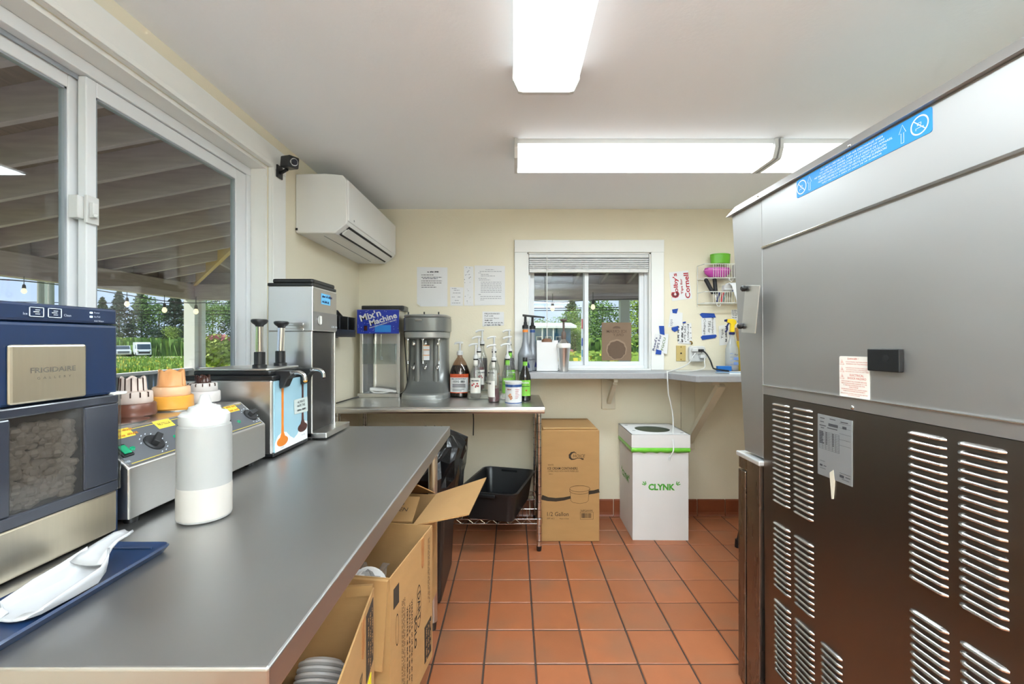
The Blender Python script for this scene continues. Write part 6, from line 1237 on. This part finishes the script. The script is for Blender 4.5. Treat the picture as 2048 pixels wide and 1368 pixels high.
B(-.004, .008, YE, -.004, zl, zl + .004).build('panel_flange', CHROME, ss, bevel=.001)
B(.0, .008, YE, -.004, zl2 + .001, zl).build('panel_strip', MS, ss)
B(.001, .008, YE, -.004, .09, zl2 - .001).build('louvered_panel', M('smudged steel darkened for reflection', (122, 114, 107), .36, 1, var=.05, scale=3, rvar=.05), ss)  # base colour darkened to stand in for a dim reflection; noise adds smudges
capz = zc + .036
MB().hexa([(-.014, YE - .01, zc), (WD, YE - .01, zc), (WD, .222, zc), (-.014, .222, zc)], [(.012, YE - .01, capz), (WD, YE - .01, capz), (WD, .195, capz), (.012, .195, capz)]).build('top_cap', MS, ss, bevel=.002)
fz0 = .885
MB().prism([(.0, fz0), (.118, fz0), (.20, zc), (.0, zc)], 'x', .002, WD).build('front_section', MS, ss, bevel=.002)
for px, py in ((1516, 392), (1699, 291)): y_, z_ = ML(px, py, -.012); MB().ball((-.012, y_, z_), .003, .005, .005, n=8).build('screw', CHROME, ss)
y_, z_ = ML(1705, 815); MB().ball((0, y_, z_), .004, .006, .006, n=10).build('screw', CHROME, ss)
# sticker
yA, zA = ML(1594, 378); yB_, zB = ML(1865, 239); zS = (ML(1594, 360)[1] + ML(1865, 214.6)[1]) / 2; zS0 = (ML(1594, 396)[1] + ML(1865.6, 264.5)[1]) / 2; zS = min(zS, zc - .003)
BLU = M('sticker blue', (28, 146, 228), .5, var=.03)
stk = MB().prism(rr(yB_, yA, zS0, zS, .006), 'x', -.0012, 0).build('notice_sticker', BLU, ss)
UM = ((0, -1, 0), (0, 0, 1)); sh_ = zS - zS0; ym = (yA + yB_) / 2
WPR = M('sticker white', (226, 240, 250), .5)
lines = ('DO NOT OBSTRUCT TOP AIR DISCHARGE AREA', 'NO OBSTRUYA ARRIBA, AREA DE DESCARGE DE AIRE', "NE PAS OBSTRUER LA SORTIE D'AIR SUR LE DESSUS DE L'APPAREIL", 'OBERES LUFTAUSTRITTSGITTER BITTE NICHT ZUSTELLEN', 'NON OSTRUIRE LA GRIGLIA DI VENTILAZIONE SUPERIORE', 'NÃO OBSTRUA A ÁREA DE SAÍDA DE AR SUPERIOR')
LW = yA - yB_
for i, s_ in enumerate(lines): txt(s_, .012, (-.0012, ym + LW * .02, zS - sh_ * (.14 + i * .145)), *UM, WPR, stk, w=LW * (.48, .5, .60, .52, .53, .46)[i], h=sh_ * .095, off=.0004, bold=.0001, shear=.2)
def ringp(cy, cz, r0, r1, n=28):
    q = MB()
    for i in range(n):
        a0, a1 = 6.2832 * i / n, 6.2832 * (i + 1) / n; q.poly([(-.0018, cy + r_ * math.cos(a), cz + r_ * math.sin(a)) for r_, a in ((r0, a0), (r1, a0), (r1, a1), (r0, a1))])
    return q
for cy in (yA - sh_ * .42, yB_ + sh_ * .5):
    q = ringp(cy, (zS + zS0) / 2, sh_ * .33, sh_ * .39); czs = (zS + zS0) / 2; r_ = sh_ * .34
    q.poly([(-.0018, cy + r_ * .72, czs + r_ * .64), (-.0018, cy + r_ * .64, czs + r_ * .72), (-.0018, cy - r_ * .72, czs - r_ * .64), (-.0018, cy - r_ * .64, czs - r_ * .72)])
    for (a, b_, c_, d_) in ((-.5, .5, -.3, -.24), (-.5, -.44, -.5, -.24), (.44, .5, -.5, -.24), (-.3, .2, 0, .05), (-.3, -.24, 0, .3), (.14, .2, 0, .3), (-.3, .2, .27, .32)): q.box(-.0018, -.0014, cy - b_ * r_, cy - a * r_, czs + c_ * r_, czs + d_ * r_)
    q.build('printed_symbol', WPR, stk, recalc=False)
for cy in (yA - sh_ * 1.05, yB_ + sh_ * 1.25):
    q = MB(); z0 = zS0 + sh_ * .12; zt_ = zS - sh_ * .12; w1, w2 = sh_ * .06, sh_ * .16; zk = z0 + (zt_ - z0) * .55; pts = [(cy - w1, z0), (cy - w1, zk), (cy - w2, zk), (cy, zt_), (cy + w2, zk), (cy + w1, zk), (cy + w1, z0), (cy - w1, z0)]
    stroke(q, pts, [.0007] * 8, lambda p_: (-.0018, p_[0], p_[1])); q.build('printed_arrow', WPR, stk, recalc=False)
# danger label
def mquad(c, x0, x1): return MB().prism([ML(*k) for k in c], 'x', x0, x1)
y0_, z0_ = ML(1679, 792); y1_, z1_ = ML(1738, 714); 
RPR = M('label red', (206, 90, 70), .6); dl = MB().prism(rr(y1_, y0_, z0_, z1_, .005), 'x', .0002, .0018).build('danger_label', M('label white', (232, 228, 220), .5), ss).parent and ss.children[-1]
dl = [o for o in ss.children if o.name.startswith('danger_label')][0]
dw, dh = y0_ - y1_, z1_ - z0_
for s_, fy2, fz2, fw, fh in (('DANGER !', .68 - .2, .06, .36, .045), ('USE EXTREME CAUTION WHEN', .6, .135, .74, .025), ('WORKING ON THIS MACHINE', .6, .185, .72, .025), ('HAZARDOUS MOVING PARTS ARE', .6, .28, .74, .022), ('AUTOMATICALLY CONTROLLED', .6, .325, .7, .022), ('MACHINE MAY START AT ANY TIME', .6, .37, .76, .022), ('ELECTRICAL', .6, .455, .46, .05), ('SHOCK HAZARD', .6, .53, .62, .05), ('DISCONNECT ALL POWER BEFORE', .5, .61, .84, .026), ('SERVICING POWER MARKED "L" OR', .5, .66, .86, .026), ('"L" BEFORE WORKING ON THE', .5, .705, .72, .026), ('MACHINE', .5, .75, .3, .026), ('SOME MACHINES MAY HAVE MORE', .5, .80, .86, .026), ('THAN ONE POWER DISCONNECT', .5, .845, .74, .026), ('REPLACE ALL COVERS AND PANELS BEFORE', .5, .905, .9, .02), ('RESTORING POWER', .5, .945, .4, .02)):
    txt(s_, .01, (.0002, y0_ - dw * fy2, z1_ - dh * fz2), *UM, RPR, dl, w=dw * fw, h=dh * fh, off=.0004)
q = MB()
for fz2 in (.15, .33, .5): cy, cz_ = y0_ - dw * .1, z1_ - dh * fz2; s2 = dw * .075; stroke(q, [(cy - s2, cz_ - s2 * .8), (cy + s2, cz_ - s2 * .8), (cy, cz_ + s2), (cy - s2, cz_ - s2 * .8)], [.0004] * 4, lambda p_: (-.0003, p_[0], p_[1])); q.box(-.0003, 0, cy - .0006, cy + .0006, cz_ - s2 * .4, cz_ + s2 * .4)
q.build('warning_triangles', RPR, dl, recalc=False)
y0_, z0_ = ML(1742, 741); y1_, z1_ = ML(1806, 698); bx_ = B(-.010, .002, y1_, y0_, z0_, z1_).build('black_block', BLACK, ss, bevel=.002); hy_, hz_ = ML(1772, 716, -.010); MB().cyl((-.0105, hy_, hz_), (-.009, hy_, hz_), .0085, n=20).build('key_hole', M('pure black', (4, 4, 4), .9), bx_)
# data plate
dp = mquad(((1636, 827), (1705, 842), (1705, 974), (1636, 947)), -.001, .001).build('data_plate', M('data plate silver', (176, 180, 184), .35, .6), ss, bevel=.0005)
y0_, zt_ = ML(1636, 827); y1_, zb_ = ML(1705, 974); dw, dh = y0_ - y1_, zt_ - zb_
q = MB(); 
def dq(a, b_, c_, d_): q.box(-.0014, -.001, y0_ - dw * b_, y0_ - dw * a, zt_ - dh * d_, zt_ - dh * c_)
for i in range(12): dq(.05, .65, .27 + i * .026, .273 + i * .026)
for i in range(7): dq(.05 + i * .1, .053 + i * .1, .27, .56)
rng = random.Random(12)
for i in range(8): dq(.06, .18 + rng.uniform(-.04, .03), .272 + i * .026, .29 + i * .026); dq(.25, .3, .278 + i * .026, .29 + i * .026); dq(.45, .5, .278 + i * .026, .29 + i * .026)
dq(.34, .62, .12, .165); dq(.75, .86, .12, .16)
for a, b_, c_ in ((.08, .22, .05), (.38, .55, .04), (.7, .9, .05), (.08, .2, .11), (.06, .26, .17), (.3, .6, .19), (.1, .2, .21)): dq(a, b_, c_, c_ + .014)
for z in (.08, .15, .24, .33, .42): dq(.66, .97, z, z + .003)
for a, b_, c_, d_ in ((.06, .14, .82, .85), (.18, .26, .83, .84), (.06, .22, .76, .765), (.06, .24, .88, .885), (.66, .78, .88, .92), (.82, .95, .89, .9), (.66, .96, .85, .855), (.72, .92, .94, .945)): dq(a, b_, c_, d_)
q.build('printed_table', INK, dp)
MB().prism([ML(1660, 945), ML(1668, 940), ML(1670, 962), ML(1667, 998), ML(1664, 998), ML(1661, 960)], 'x', -.0016, .0008).build('dried_drip', M('dried cream', (214, 208, 190), .7), ss)
# plate with thumb screws
mp_ = [ML(*k, -.03) for k in ((1491.7, 570), (1520.5, 571), (1511, 666.7), (1483.5, 664.8))]
MB().prism(mp_, 'x', -.032, -.029).build('cover_plate', STEELH, ss, bevel=.0008)
for px, py in ((1491, 577), (1484, 652)):
    y_, z_ = ML(px, py, -.032); kb = MB().cyl((0, y_, z_), (-.032, y_, z_), .004, n=8).build('thumb_screw', CHROME, ss); MB().lathe([(.009, 0), (.011, .004), (.011, .012), (.007, .016)], (0, 0, 0), 14).xf(Matrix.Translation((-.032, y_, z_)) @ Matrix.Rotation(R(-90), 4, 'Y')).build('knob', BLACK, kb)
# louvers
LVM = M('louver steel', (214, 214, 214), .22, 1, var=.03)
def louver_mesh():
    mb = MB(); n = 12; rows = []
    for j, (o, z) in enumerate(((0, .0068), (-.005, .0058), (-.0085, .0036), (-.0098, .0008), (-.0085, -.0014))):
        row = []
        for i in range(n + 1):
            t = i / n * 2 - 1; e = max(0.0, 1 - abs(t) ** 8) ** .5; row.append((.0008 + o * e, t * .5, z * (.55 + .45 * e)))
        rows.append(row)
    mb.grid(rows, 0); mb.poly([(.0006, -.485, -.0012), (.0006, .485, -.0012), (.0006, .485, -.0058), (.0006, -.485, -.0058)], 1)
    return mb
lv = louver_mesh().build('louver', [LVM, M('slot black', (8, 8, 9), .8)], ss, recalc=False)
zr = [(ML(1545.6, 808)[1], ML(1545.6, 998)[1], 19), (ML(1545.6, 1043)[1], ML(1545.6, 1165)[1], 12), (ML(1545.6, 1195)[1], ML(1545.6, 1330)[1], 13)]
cols = [((1545.6, 1579.4), (0, 1, 2)), ((1586.6, 1625.8), (0, 1, 2)), ((1638, 1681), (2,)), ((1814.7, 1893.9), (0, 1)), ((1913.5, 2014), (0, 1))]
first = True
for (xa, xb), blocks in cols:
    ya = ML(xa, 900)[0]; yb = ML(xb, 900)[0]; yc = (ya + yb) / 2; wl_ = abs(ya - yb)
    for b_ in blocks:
        z0, z1, n = zr[b_]
        for i in range(n):
            z = z0 + (z1 - z0) * i / (n - 1)
            if first: o = lv; first = False
            else: o = inst(lv, ss, (0, 0, 0))
            o.location = (.001, yc, z); o.scale = (1, wl_, 1.0)
for x in (.08, WD - .08):
    for y in (YE + .1, -.1):
        cs = MB().cyl((x, y, .035), (x, y, .09), .015, n=10).build('caster_stem', DKST, ss); MB().cyl((x - .015, y, .04 - y * .0114 * 0), (x + .015, y, .04), .036, n=18).build('wheel', BLACK, cs)
# cabinet beneath its far end
cb2 = thing('steel_cabinet', 'dark steel undercounter cabinet with pale top edge beside the machine', 'cabinet', (1.2, 1.63, 0))
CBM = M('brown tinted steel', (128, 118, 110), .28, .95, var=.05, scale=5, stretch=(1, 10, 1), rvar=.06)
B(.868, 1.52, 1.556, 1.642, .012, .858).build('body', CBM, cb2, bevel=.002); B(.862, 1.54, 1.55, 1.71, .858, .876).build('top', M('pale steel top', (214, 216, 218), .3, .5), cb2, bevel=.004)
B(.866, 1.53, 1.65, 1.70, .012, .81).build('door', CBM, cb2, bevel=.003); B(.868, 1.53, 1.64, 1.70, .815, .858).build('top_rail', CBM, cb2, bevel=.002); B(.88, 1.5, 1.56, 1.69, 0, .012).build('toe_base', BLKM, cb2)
sl_ = thing('bar_stool', 'black stool mostly hidden behind the steel cabinet', 'stool', (1.585, 2.62, 0))
MB().lathe([(.16, .655), (.185, .662), (.19, .68), (.185, .70), (.15, .712), (.001, .714)], (1.59, 2.62, 0), 28).build('seat', BLKM, sl_)
for i in range(4):
    a = R(45 + 90 * i); tpv = (1.59 + .12 * math.cos(a), 2.62 + .12 * math.sin(a), .66); ft_ = (1.59 + .25 * math.cos(a), 2.62 + .22 * math.sin(a), .02)
    lgx = MB().cyl(tpv, ft_, .013, n=10).build('leg', BLKM, sl_); MB().cyl((ft_[0], ft_[1], 0), (ft_[0], ft_[1], .05), .02, .017, 10).build('foot', BLACK, lgx)
MB().lathe([(.185, .22), (.195, .23), (.185, .24), (.175, .23), (.185, .22)], (1.59, 2.62, 0), 24).build('foot_ring', BLKM, sl_)
